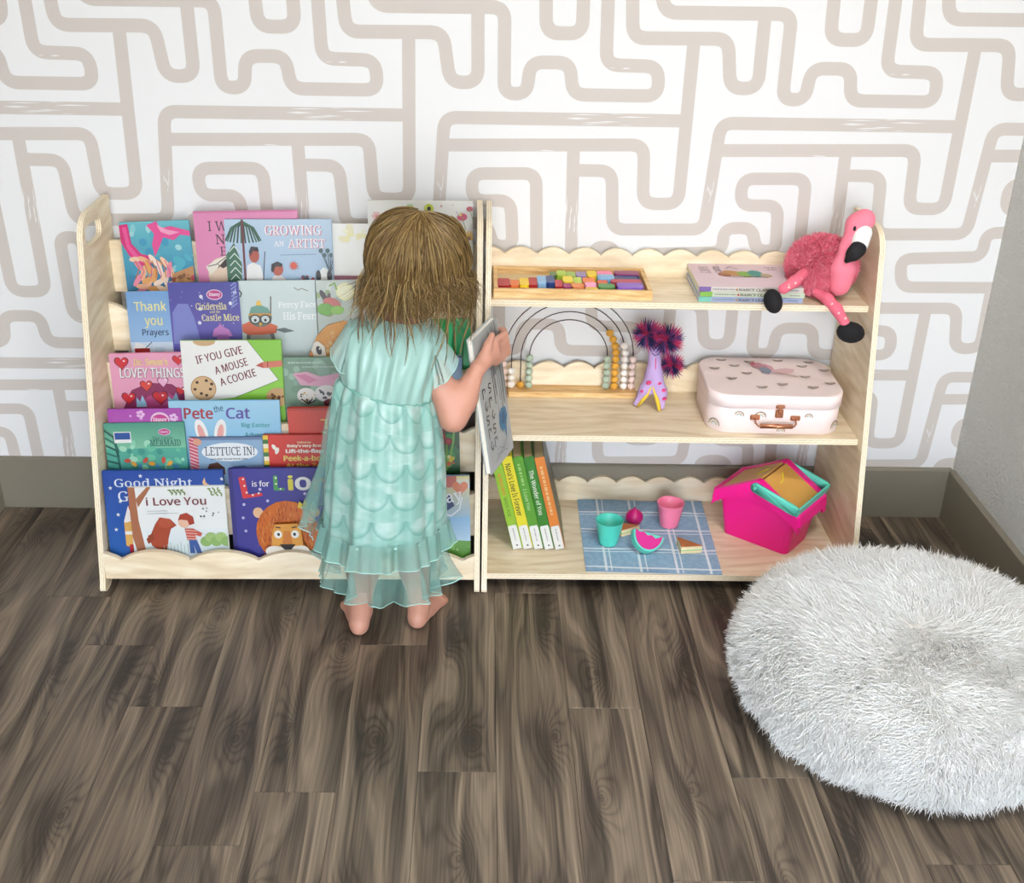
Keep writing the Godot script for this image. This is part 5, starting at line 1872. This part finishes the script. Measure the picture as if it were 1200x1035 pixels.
# ---------------------------------------------------------------- the child
func make_child() -> void:
	var o := thing("person", "small barefoot child seen from behind in a mint green dress, reaching for a book", "person")
	var st := begin(true)
	var bones := []
	var chain := func(pts: Array, radii: Array):
		for i in pts.size() - 1:
			bones.append([pts[i], pts[i + 1], radii[i], radii[i + 1]])
	# legs
	chain.call([Vector3(-0.216, 0.41, 0.505), Vector3(-0.232, 0.215, 0.515), Vector3(-0.240, 0.145, 0.520), Vector3(-0.246, 0.045, 0.522)], [0.048, 0.033, 0.031, 0.0185])
	chain.call([Vector3(-0.150, 0.41, 0.505), Vector3(-0.136, 0.215, 0.512), Vector3(-0.130, 0.145, 0.512), Vector3(-0.125, 0.045, 0.497)], [0.048, 0.033, 0.031, 0.0185])
	# trunk, neck, head
	chain.call([Vector3(-0.216, 0.42, 0.505), Vector3(-0.150, 0.42, 0.505)], [0.062, 0.062])
	chain.call([Vector3(-0.190, 0.44, 0.503), Vector3(-0.180, 0.53, 0.500), Vector3(-0.168, 0.615, 0.494)], [0.066, 0.060, 0.058])
	chain.call([Vector3(-0.222, 0.652, 0.490), Vector3(-0.112, 0.640, 0.490)], [0.032, 0.032])
	chain.call([Vector3(-0.160, 0.655, 0.490), Vector3(-0.138, 0.735, 0.480)], [0.034, 0.028])
	# right arm, bent up to the book; left arm reaching into the display
	chain.call([Vector3(-0.104, 0.638, 0.490), Vector3(-0.052, 0.505, 0.526)], [0.028, 0.025])
	chain.call([Vector3(-0.052, 0.505, 0.526), Vector3(-0.034, 0.536, 0.508), Vector3(-0.006, 0.587, 0.475)], [0.025, 0.0265, 0.0165])
	chain.call([Vector3(-0.228, 0.650, 0.488), Vector3(-0.226, 0.560, 0.405)], [0.028, 0.023])
	chain.call([Vector3(-0.226, 0.560, 0.405), Vector3(-0.190, 0.545, 0.345), Vector3(-0.155, 0.532, 0.292)], [0.023, 0.024, 0.016])
	body_into(st, bones, 0.009, 150.0)
	# head with its face turned to the books
	var hc := Vector3(-0.120, 0.805, 0.470)
	body_into(st, [[hc + Vector3(-0.002, 0.006, 0.018), hc + Vector3(0.004, 0.006, -0.012), 0.070, 0.068], [hc + Vector3(0.004, -0.030, -0.030), hc + Vector3(0.006, -0.046, -0.046), 0.044, 0.024], [hc + Vector3(0.008, -0.008, -0.078), hc + Vector3(0.010, -0.020, -0.090), 0.007, 0.009], [hc + Vector3(-0.014, -0.040, -0.074), hc + Vector3(0.028, -0.040, -0.072), 0.006, 0.006], [hc + Vector3(-0.071, -0.012, 0.0), hc + Vector3(-0.074, 0.004, 0.004), 0.009, 0.011], [hc + Vector3(0.073, -0.012, 0.0), hc + Vector3(0.076, 0.004, 0.004), 0.009, 0.011], [Vector3(-0.146, 0.715, 0.484), hc + Vector3(0, -0.04, 0.008), 0.031, 0.034]], 0.0055, 170.0)
	# feet with toes
	for f in [[Vector3(-0.246, 0.052, 0.522), Vector3(-0.250, 0.020, 0.535), Vector3(-0.276, 0.014, 0.450), Vector3(-0.31, 0, -0.95), Vector3(-0.95, 0, 0.31), 1.0], [Vector3(-0.125, 0.052, 0.497), Vector3(-0.128, 0.020, 0.509), Vector3(-0.091, 0.014, 0.428), Vector3(0.43, 0, -0.90), Vector3(-0.90, 0, -0.43), -1.0]]:
		var fb := [[f[0] + Vector3(0.003 * f[5], 0.052, 0.003), f[0], 0.0245, 0.0230], [f[0], f[1] + Vector3(0, 0.006, -0.006), 0.0235, 0.021], [f[1], f[2], 0.0195, 0.0155], [f[0] + Vector3(0, -0.006, -0.008), f[2] + Vector3(0, 0.004, 0), 0.021, 0.014]]
		for i in 5:
			var side: Vector3 = f[4] * (0.0155 - i * 0.0078) * f[5]
			var r: float = [0.0068, 0.0072, 0.0076, 0.0080, 0.0098][i]
			var root: Vector3 = f[2] + side * 0.9 + f[3] * 0.004
			root.y = 0.013
			var tip: Vector3 = root + f[3] * [0.014, 0.018, 0.021, 0.023, 0.024][i]
			tip.y = r + 0.001
			fb.append([root, tip, r * 1.05, r])
			fb.append([f[1].lerp(f[2], 0.6), root, 0.014, r])
		body_into(st, fb, 0.0035, 420.0)
	# right hand closed over the far edge of the book
	var hand := [[Vector3(-0.006, 0.587, 0.475), Vector3(0.008, 0.596, 0.452), 0.0165, 0.0150], [Vector3(0.008, 0.600, 0.452), Vector3(0.026, 0.612, 0.420), 0.0135, 0.0115], [Vector3(0.010, 0.594, 0.450), Vector3(0.031, 0.592, 0.418), 0.0135, 0.0110], [Vector3(0.012, 0.600, 0.448), Vector3(0.028, 0.602, 0.420), 0.0140, 0.0120]]
	for i in 4:
		var y: float = 0.6205 - i * 0.0125
		var ex := 0.0345 + (0.600 - y) * 0.171
		hand.append([Vector3(ex - 0.007, y - 0.002, 0.418), Vector3(ex + 0.0165, y, 0.368), 0.0090, 0.0078])
		hand.append([Vector3(ex + 0.0165, y, 0.368), Vector3(ex + 0.0150, y - 0.003, 0.338), 0.0078, 0.0070])
		hand.append([Vector3(ex + 0.0150, y - 0.003, 0.338), Vector3(ex + 0.0020, y - 0.005, 0.3255), 0.0068, 0.0058])
	hand.append([Vector3(0.006, 0.603, 0.455), Vector3(0.0145, 0.624, 0.441), 0.0105, 0.0088])
	hand.append([Vector3(0.0145, 0.624, 0.441), Vector3(0.0225, 0.638, 0.420), 0.0082, 0.0066])
	body_into(st, hand, 0.003, 480.0)
	# left hand resting on a book's upper edge
	var lh := [[Vector3(-0.155, 0.532, 0.292), Vector3(-0.142, 0.527, 0.268), 0.0160, 0.0165], [Vector3(-0.150, 0.527, 0.270), Vector3(-0.140, 0.524, 0.252), 0.014, 0.012], [Vector3(-0.135, 0.526, 0.272), Vector3(-0.128, 0.523, 0.256), 0.014, 0.012]]
	for i in 4:
		var b := Vector3(-0.148 + i * 0.0125, 0.524, 0.252)
		var m := b + Vector3(0.006, -0.003, -0.020 - (0.003 if i in [1, 2] else 0.0))
		lh.append([b, m, 0.0080, 0.0070])
		lh.append([m, m + Vector3(0.003, -0.013, -0.010), 0.0070, 0.0058])
	lh.append([Vector3(-0.136, 0.527, 0.274), Vector3(-0.118, 0.522, 0.266), 0.0100, 0.0082])
	lh.append([Vector3(-0.118, 0.522, 0.266), Vector3(-0.106, 0.517, 0.250), 0.0080, 0.0065])
	body_into(st, lh, 0.003, 480.0)
	var body := part(o, "body", done(st), M.skin)
	# face details
	for e in [-1, 1]:
		st = begin(true)
		ball(st, hc + Vector3(0.005 + e * 0.026, 0.000, -0.066), Vector3(0.011, 0.008, 0.006), Basis(), 12)
		var eye := part(body, "eye", done(st), mat("f1efec", 0.3))
		st = begin(true)
		ball(st, hc + Vector3(0.005 + e * 0.026, -0.001, -0.0705), Vector3(0.0055, 0.0055, 0.003), Basis(), 10)
		part(eye, "iris", done(st), mat("4a3626", 0.3)) if false else part(body, "iris", done(st), mat("4a3626", 0.3))
	st = begin(true)
	tube(st, [hc + Vector3(-0.010, -0.039, -0.079), hc + Vector3(0.008, -0.041, -0.0815), hc + Vector3(0.024, -0.039, -0.077)], [0.002, 0.0032, 0.002], 8)
	part(body, "lips", done(st), mat("c4736c", 0.5))
	make_dress(o)
	make_hair(o, hc)
	make_held_book()

func ring_y(y: float, x: float, cx: float, k: float) -> float:
	return y - k * (x - cx)

# lofted cloth: rings are [y, centre x, centre z, radius x, radius z, fold depth, tilt]
func cloth_loft(st: SurfaceTool, rings: Array, folds: Array, segs: int, vscale: float, sub := 6, from := 0.0, to := TAU) -> Array:
	var rows := []
	for i in rings.size() - 1:
		for s in (sub + 1 if i == rings.size() - 2 else sub):
			var t := float(s) / sub
			var p0: Array = rings[maxi(i - 1, 0)]
			var p1: Array = rings[i]
			var p2: Array = rings[i + 1]
			var p3: Array = rings[mini(i + 2, rings.size() - 1)]
			var r := []
			for k in 7:
				r.append(cubic_interpolate(p1[k], p2[k], p0[k], p3[k], t))
			var row := []
			for a in segs + 1:
				var th := lerpf(from, to, float(a) / segs)
				var w := 0.0
				for f in folds:
					w += f[1] * sin(th * f[0] + f[2] + f[3] * r[0])
				var rx: float = r[3] + r[5] * w
				var rz: float = r[4] + r[5] * w
				var x: float = r[1] + cos(th) * rx
				row.append([Vector3(x, ring_y(r[0], x, r[1], r[6]) + r[5] * 0.35 * w, r[2] + sin(th) * rz), Vector2(float(a) / segs, (rings[0][0] - r[0]) * vscale)])
			rows.append(row)
	for i in rows.size() - 1:
		for a in segs:
			var q := [rows[i][a], rows[i][a + 1], rows[i + 1][a + 1], rows[i + 1][a]]
			for k in [0, 2, 1, 0, 3, 2]:
				st.set_uv(q[k][1])
				st.add_vertex(q[k][0])
	return rows

func make_dress(o: Node3D) -> void:
	var satin := mat("e6e3e3", 0.34, {"albedo_texture": scale_texture(), "rim_enabled": true, "rim": 0.25})
	var plain := mat("94b8ae", 0.36, {"rim_enabled": true, "rim": 0.25})
	var tulle := mat("93cabd", 0.7, {"transparency": BaseMaterial3D.TRANSPARENCY_ALPHA})
	tulle.albedo_color = Color(Color("83afa4"), 0.50)
	var edge := mat("a8cdc4", 0.5)
	var dress := Node3D.new()
	# bodice
	var st := begin(true)
	cloth_loft(st, [[0.700, -0.150, 0.487, 0.050, 0.046, 0.0, 0.10], [0.690, -0.153, 0.488, 0.066, 0.050, 0.001, 0.10], [0.668, -0.160, 0.490, 0.094, 0.060, 0.002, 0.14], [0.630, -0.168, 0.494, 0.097, 0.075, 0.004, 0.18], [0.590, -0.176, 0.498, 0.093, 0.079, 0.0045, 0.22], [0.560, -0.181, 0.501, 0.089, 0.078, 0.003, 0.24]], [[11.0, 0.5, 0.3, 8.0], [19.0, 0.55, 1.0, -14.0], [29.0, 0.3, 2.0, 20.0], [5.0, 0.5, 2.0, 20.0]], 160, 3.0)
	part(o, "bodice", done(st), plain)
	# gathered waist seam
	st = begin(true)
	var pts := []
	for i in 49:
		var a := TAU * i / 48
		var x := -0.181 + cos(a) * 0.0905
		pts.append(Vector3(x, ring_y(0.5595, x, -0.181, 0.24) + 0.0012 * sin(a * 26.0), 0.501 + sin(a) * 0.0795))
	tube(st, pts, [0.0018], 6, false)
	part(o, "waist_seam", done(st), mat("6fa79b", 0.6))
	# skirt
	st = begin(true)
	var fold := [[13.0, 0.55, 0.4, 1.5], [7.0, 0.6, 1.9, -3.0], [22.0, 0.28, 0.9, 4.0]]
	var rows := cloth_loft(st, [[0.561, -0.181, 0.501, 0.088, 0.078, 0.002, 0.24], [0.545, -0.182, 0.502, 0.096, 0.085, 0.007, 0.22], [0.49, -0.184, 0.504, 0.105, 0.093, 0.006, 0.14], [0.40, -0.187, 0.508, 0.114, 0.102, 0.006, 0.06], [0.32, -0.190, 0.512, 0.118, 0.108, 0.0065, 0.02], [0.262, -0.192, 0.515, 0.120, 0.111, 0.007, 0.0]], fold, 144, 1.85)
	part(o, "skirt", done(st), satin)
	var rim := []
	for e in rows[-1]:
		rim.append(e[0])
	st = begin(true)
	tube(st, rim, [0.0021], 6, false)
	part(o, "hem_piping", done(st), edge)
	# short dense ruffle and long sheer frill, both with rolled edges; they follow the folds of the skirt
	var f2 := fold + [[31.0, 0.35, 0.4, 5.0], [19.0, 0.4, 1.2, -8.0]]
	var f3 := fold + [[17.0, 0.5, 1.3, -12.0], [37.0, 0.18, 0.3, 6.0]]
	var layers := [["ruffle", [[0.272, -0.192, 0.515, 0.1245, 0.1155, 0.007, 0.0], [0.250, -0.193, 0.515, 0.129, 0.120, 0.008, 0.0], [0.218, -0.194, 0.516, 0.135, 0.126, 0.011, 0.0]], f2, 1.0], ["sheer_frill", [[0.262, -0.192, 0.515, 0.117, 0.108, 0.006, 0.0], [0.225, -0.193, 0.516, 0.118, 0.109, 0.009, 0.02], [0.185, -0.194, 0.517, 0.121, 0.112, 0.014, 0.05], [0.140, -0.195, 0.519, 0.128, 0.119, 0.024, 0.08]], f3, 1.0], ["overlay_frill", [[0.558, -0.181, 0.501, 0.0905, 0.0805, 0.002, 0.24], [0.49, -0.185, 0.504, 0.110, 0.098, 0.006, 0.14], [0.40, -0.190, 0.507, 0.122, 0.108, 0.006, 0.08], [0.33, -0.198, 0.505, 0.136, 0.114, 0.008, 0.08], [0.240, -0.206, 0.502, 0.150, 0.116, 0.013, 0.12]], f2, 1.0]]
	for l in layers:
		st = begin(true)
		rows = cloth_loft(st, l[1], l[2], 220, 1.0, 6, 2.45 if l[0] == "overlay_frill" else 0.0, 4.9 if l[0] == "overlay_frill" else TAU)
		var veil: StandardMaterial3D = tulle.duplicate()
		veil.albedo_color.a = {"ruffle": 0.6, "sheer_frill": 0.42, "overlay_frill": 0.30}[l[0]]
		var fr := part(o, l[0], done(st), veil)
		rim = []
		for e in rows[-1]:
			rim.append(e[0])
		st = begin(true)
		tube(st, rim, [0.0011], 5, false)
		part(fr, "rolled_edge", done(st), edge)
	# flutter sleeves
	for s in [[Vector3(-0.100, 0.655, 0.490), 1.0, 0.640], [Vector3(-0.232, 0.672, 0.488), -1.0, 0.655]]:
		st = begin(true)
		var n := 28
		var grid := []
		for j in 6:
			var row := []
			for i in n + 1:
				var a := lerpf(-1.75, 1.75, float(i) / n)
				var reach := 0.018 + j * 0.0105
				var flare := 1.0 + 0.10 * sin(i * 1.15) * j / 5.0
				var p: Vector3 = s[0] + Vector3(s[1] * (0.004 + cos(a * 0.8) * reach * 0.75), 0.022 * cos(a) - j * 0.0125 - 0.012 * absf(sin(a)), sin(a) * (0.034 + reach * 0.35) * flare)
				row.append(p)
			grid.append(row)
		for j in 5:
			for i in n:
				face(st, [grid[j][i], grid[j][i + 1], grid[j + 1][i + 1], grid[j + 1][i]], Vector3(s[1], 0.3, 0))
		var sheer: StandardMaterial3D = tulle.duplicate()
		sheer.albedo_color = Color(Color("b5d6cf"), 0.62)
		var sl := part(o, "sleeve", done(st), sheer)
		st = begin(true)
		tube(st, grid[5], [0.0013], 5, false)
		part(sl, "rolled_edge", done(st), edge)
	dress.free()

func make_hair(o: Node3D, hc: Vector3) -> void:
	rng.seed = 21
	var st := begin(true)
	ball(st, hc + Vector3(0, 0.011, 0.011), Vector3(0.081, 0.084, 0.082), Basis(), 28)
	# shorter under-layer over the nape
	body_into(st, [[hc + Vector3(-0.045, -0.02, 0.038), hc + Vector3(-0.050, -0.070, 0.034), 0.030, 0.020], [hc + Vector3(0.0, -0.02, 0.050), hc + Vector3(0.004, -0.085, 0.042), 0.036, 0.020], [hc + Vector3(0.048, -0.02, 0.036), hc + Vector3(0.062, -0.075, 0.032), 0.030, 0.018]], 0.008, 120.0)
	var cols := [lin("6e522c"), lin("866738"), lin("a68750"), lin("5c4526"), lin("bd9e66"), lin("927342"), lin("785a2f")]
	var cap := done(st)
	var hair := part(o, "hair", cap, mat("6a5032", 0.5))
	st = SurfaceTool.new()
	st.begin(Mesh.PRIMITIVE_TRIANGLES)
	st.set_smooth_group(0)
	# strands radiate from the whorl at the back of the crown, then hang
	var pole := Vector3(0.10, 0.93, 0.34).normalized()
	var px := pole.cross(Vector3.BACK).normalized()
	var frame := Basis(px, pole, px.cross(pole))
	var wave := noise(1.0, 4, 2)
	for i in 3200:
		var az := rng.randf() * TAU
		var lay := rng.randf()
		var size := Vector3(0.083, 0.086, 0.084) + Vector3.ONE * (0.016 * lay)
		var start := rng.randf_range(0.02, 0.9) * (0.35 + 0.65 * lay)
		var clump := wave.get_noise_2d(az * 3.5, 2.0 * floorf(lay * 3.0))
		var fine_ := wave.get_noise_2d(az * 14.0, 7.0 + floorf(lay * 4.0))
		var pts := []
		var t := start
		var dir := Vector3.UP
		while t < 2.6:
			var sway := az + 0.10 * sin(t * 2.2 + clump * 5.0) * lay
			dir = frame * Vector3(sin(t) * cos(sway), cos(t), sin(t) * sin(sway))
			pts.append(hc + Vector3(0, 0.010, 0.010) + dir * size * (1.0 + 0.05 * fine_ * lay))
			if dir.y < -0.12 - 0.1 * lay:
				break
			t += 0.17
		if dir.z < -0.42 or pts.size() < 2:
			continue
		var out := Vector3(dir.x, 0, dir.z).normalized()
		var hang := rng.randf_range(0.030, 0.078) + (rng.randf_range(0.0, 0.055) if rng.randf() < 0.25 else 0.0)
		var last: Vector3 = pts[-1]
		var drift := out * rng.randf_range(-0.012, 0.014) + Vector3(clump * 0.040 + fine_ * 0.020, 0, rng.randf_range(-0.006, 0.012))
		drift.x -= 0.016 * maxf(0.0, -out.x)
		for k in 7:
			var q := (k + 1) / 7.0
			pts.append(last + Vector3(0, -hang * q, 0) + drift * q * q + (out * 0.007 + Vector3(0.006, 0, 0)) * sin(q * 5.0 + clump * 9.0))
		for k in range(1, pts.size()):
			pts[k] += Vector3(sin(k * 0.9 + i * 1.7), 0.4 * sin(k + i), cos(k * 0.8 + i)) * 0.0014
		var tone: Color = cols[(int(absf(fine_) * 24.0) + int(absf(clump) * 9.0)) % cols.size()]
		strand(st, pts, rng.randf_range(0.0007, 0.0015), cols[rng.randi() % cols.size()].lerp(tone, 0.6))
	# a few loose wisps over the back and the right cheek
	for i in 22:
		var az := rng.randf_range(0.15, 2.95)
		var out := Vector3(cos(az), 0, sin(az))
		var p := hc + Vector3(0, 0.0, 0.010) + out * Vector3(0.092, 0, 0.094)
		var pts := []
		var far := rng.randf_range(0.10, 0.185)
		var sway := Vector3(rng.randf_range(-0.035, 0.02), 0, rng.randf_range(0.0, 0.03))
		for k in 10:
			var t := k / 9.0
			pts.append(p + Vector3(0, -far * t, 0) + sway * t + out * 0.012 * sin(t * 3.0) + Vector3(sin(t * 7.0 + i), 0, cos(t * 6.0 + i)) * 0.004)
		for e in 3:
			var q := []
			for k in pts.size():
				q.append(pts[k] + Vector3(sin(e * 2.1 + k * 0.5), 0, cos(e * 2.1)) * 0.0026 * (1.0 - k / 14.0))
			strand(st, q, 0.0009, cols[(i + e) % cols.size()])
	st.generate_normals()
	var s := part(hair, "strands", st.commit(), M.hair)
	s.set_meta("kind", "stuff")

func strand(st: SurfaceTool, pts: Array, wide: float, c: Color) -> void:
	var n := pts.size()
	var rings := []
	for i in n:
		var d: Vector3 = (pts[mini(i + 1, n - 1)] - pts[maxi(i - 1, 0)]).normalized()
		var s := d.cross(Vector3(0.2, 0.1, 0.97)).normalized()
		var u := s.cross(d)
		var w := wide * (1.0 - pow(float(i) / (n - 1), 3.0) * 0.85)
		rings.append([pts[i] + s * w, pts[i] - s * w * 0.6 + u * w * 0.9, pts[i] - s * w * 0.6 - u * w * 0.9])
	st.set_color(c)
	for i in n - 1:
		for k in 3:
			var k2 := (k + 1) % 3
			face(st, [rings[i][k], rings[i][k2], rings[i + 1][k2], rings[i + 1][k]], (rings[i][k] + rings[i][k2]) * 0.5 - pts[i])

# the book in the child's right hand, turned edge-on to the room
func make_held_book() -> void:
	var o := thing("held_book", "grey picture book with black lettering and a blue splash, held edge-on by the child", "book")
	var u := Vector3(-0.042, 0.2975, 0.0)
	var v := Vector3(-0.046, -0.0185, 0.120)
	var h := u.length()
	var w := v.length()
	var y := u.normalized()
	var x := -v.normalized()          # from the near edge to the far edge
	x = (x - y * x.dot(y)).normalized()
	var z := x.cross(y)
	o.transform = Transform3D(Basis(x, y, z), Vector3(0.0275, 0.4968, 0.400) - u * 0.5 - z * 0.0105)
	# local +z is the side turned to the room
	var t := 0.011
	var st := begin()
	for e in [0.0, t]:
		box(st, Vector3(0, h / 2, e), Vector3(w, h, 0.0022), 0.0006)
	part(o, "cover", done(st), mat("aeb2b0", 0.4))
	st = begin()
	box(st, Vector3(0, h / 2, t / 2), Vector3(w - 0.006, h - 0.006, t - 0.0026))
	part(o, "pages", done(st), M.pages)
	for e in [-1.0, 1.0]:
		var a := Art.new(w, h, -w / 2, h, 0.001, 0.001)
		a.blend(0, 0, 140, 310, "b9bcb8", "c6c9c6")
		a.rnd.seed = 15
		for k in 22:
			var px := a.rnd.randf_range(66, 124) if e > 0 else a.rnd.randf_range(5, 60)
			a.line([[px, a.rnd.randf_range(0, 80)], [px + 3, a.rnd.randf_range(90, 210)]], a.rnd.randf_range(1, 4), ["6c706e", "8f9492", "4c5050"][k % 3])
		var bx := 14.0 if e < 0 else 76.0
		a.poly([[bx, 196], [bx + 14, 188], [bx + 34, 192], [bx + 40, 214], [bx + 30, 232], [bx + 24, 262], [bx + 16, 236], [bx + 6, 240], [bx - 4, 216]], "3f7fa8")
		a.poly([[bx + 6, 202], [bx + 22, 196], [bx + 30, 214], [bx + 18, 226], [bx + 6, 220]], "2a6690")
		var tx := 56.0 if e < 0 else 2.0
		for k in 10:        # hand-drawn capitals, too slanted to read
			var lx := tx + 10 + (k % 2) * 26 + a.rnd.randf_range(-3, 3)
			var ly := 112 + (k / 2) * 30.0
			if k % 3 == 0:
				a.line([[lx, ly + 20], [lx, ly], [lx + 12, ly + 2], [lx + 12, ly + 9]], 3.0, "25282a")
			elif k % 3 == 1:
				a.line([[lx + 14, ly + 3], [lx + 4, ly], [lx, ly + 7], [lx + 12, ly + 13], [lx + 10, ly + 20], [lx, ly + 19]], 3.0, "25282a")
			else:
				a.line([[lx + 7, ly], [lx, ly + 10], [lx + 7, ly + 20], [lx + 14, ly + 12]], 3.0, "25282a")
		for k in 12:
			a.line([[a.rnd.randf_range(8, 124), a.rnd.randf_range(250, 290)], [a.rnd.randf_range(8, 124), a.rnd.randf_range(250, 290)]], 0.9, "8a8f8d")
		if e < 0:
			part(o, "front_print", a.mesh(), M.print, Vector3(0, 0, -0.0013), Vector3(0, PI, 0))
		else:
			part(o, "back_print", a.mesh(), M.print, Vector3(0, 0, t + 0.0013))

# ---------------------------------------------------------------- scene
func _ready() -> void:
	var cam := Camera3D.new()
	add_child(cam)
	cam.position = Vector3(0, 1.44, 2.5708)
	cam.rotation = Vector3(deg_to_rad(-25.7033), deg_to_rad(-1.8097), deg_to_rad(1.5342))
	cam.fov = 42.026
	cam.near = 0.05
	cam.far = 100.0
	cam.current = true
	var we := WorldEnvironment.new()
	var env := Environment.new()
	env.background_mode = Environment.BG_SKY
	env.sky = Sky.new()
	var sky := ProceduralSkyMaterial.new()
	sky.sky_top_color = Color("b9cbe2")
	sky.sky_horizon_color = Color("f1f2f2")
	sky.ground_horizon_color = Color("d8d5ce")
	sky.ground_bottom_color = Color("b5b0a6")
	sky.sky_energy_multiplier = 1.0
	sky.ground_energy_multiplier = 1.0
	env.sky.sky_material = sky
	env.tonemap_mode = Environment.TONE_MAPPER_LINEAR
	env.background_energy_multiplier = 21.8
	env.tonemap_exposure = 1.0
	env.sdfgi_enabled = true
	env.ssao_enabled = true
	env.ssil_enabled = true
	we.environment = env
	add_child(we)
	make_materials()
	make_room()
	make_ceiling_lamp()
	make_bookcase()
	make_toy_shelf()
	make_child()
	make_pouf()
	make_display_books()
	make_top_shelf()
	make_middle_shelf()
	make_bottom_shelf()

func make_ceiling_lamp() -> void:
	var at := Vector3(0.62, CEIL, 1.75)
	var o := thing("ceiling_light", "round white ceiling light above the room, out of the photo", "lamp", at)
	var st := begin(true)
	lathe(st, [Vector2(0, 0), Vector2(0.19, 0), Vector2(0.19, -0.03), Vector2(0.18, -0.035), Vector2(0.17, -0.035)], 40)
	part(o, "housing", done(st), mat("f2f2f0", 0.5))
	st = begin(true)
	lathe(st, [Vector2(0, -0.04), Vector2(0.17, -0.036), Vector2(0.17, -0.030)], 40)
	var glow := mat("fffaf2", 0.5, {"emission_enabled": true, "emission": Color("fff3e2"), "emission_energy_multiplier": 3.0})
	part(o, "diffuser", done(st), glow)
	var l := AreaLight3D.new()
	l.area_size = Vector2(0.32, 0.32)
	l.light_color = Color("fffcf7")
	l.light_energy = 2.8
	l.area_range = 8.0
	l.area_attenuation = 2.0
	l.shadow_enabled = true
	l.position = Vector3(0, -0.046, 0)
	l.rotation = Vector3(-PI / 2, 0, 0)
	o.add_child(l)
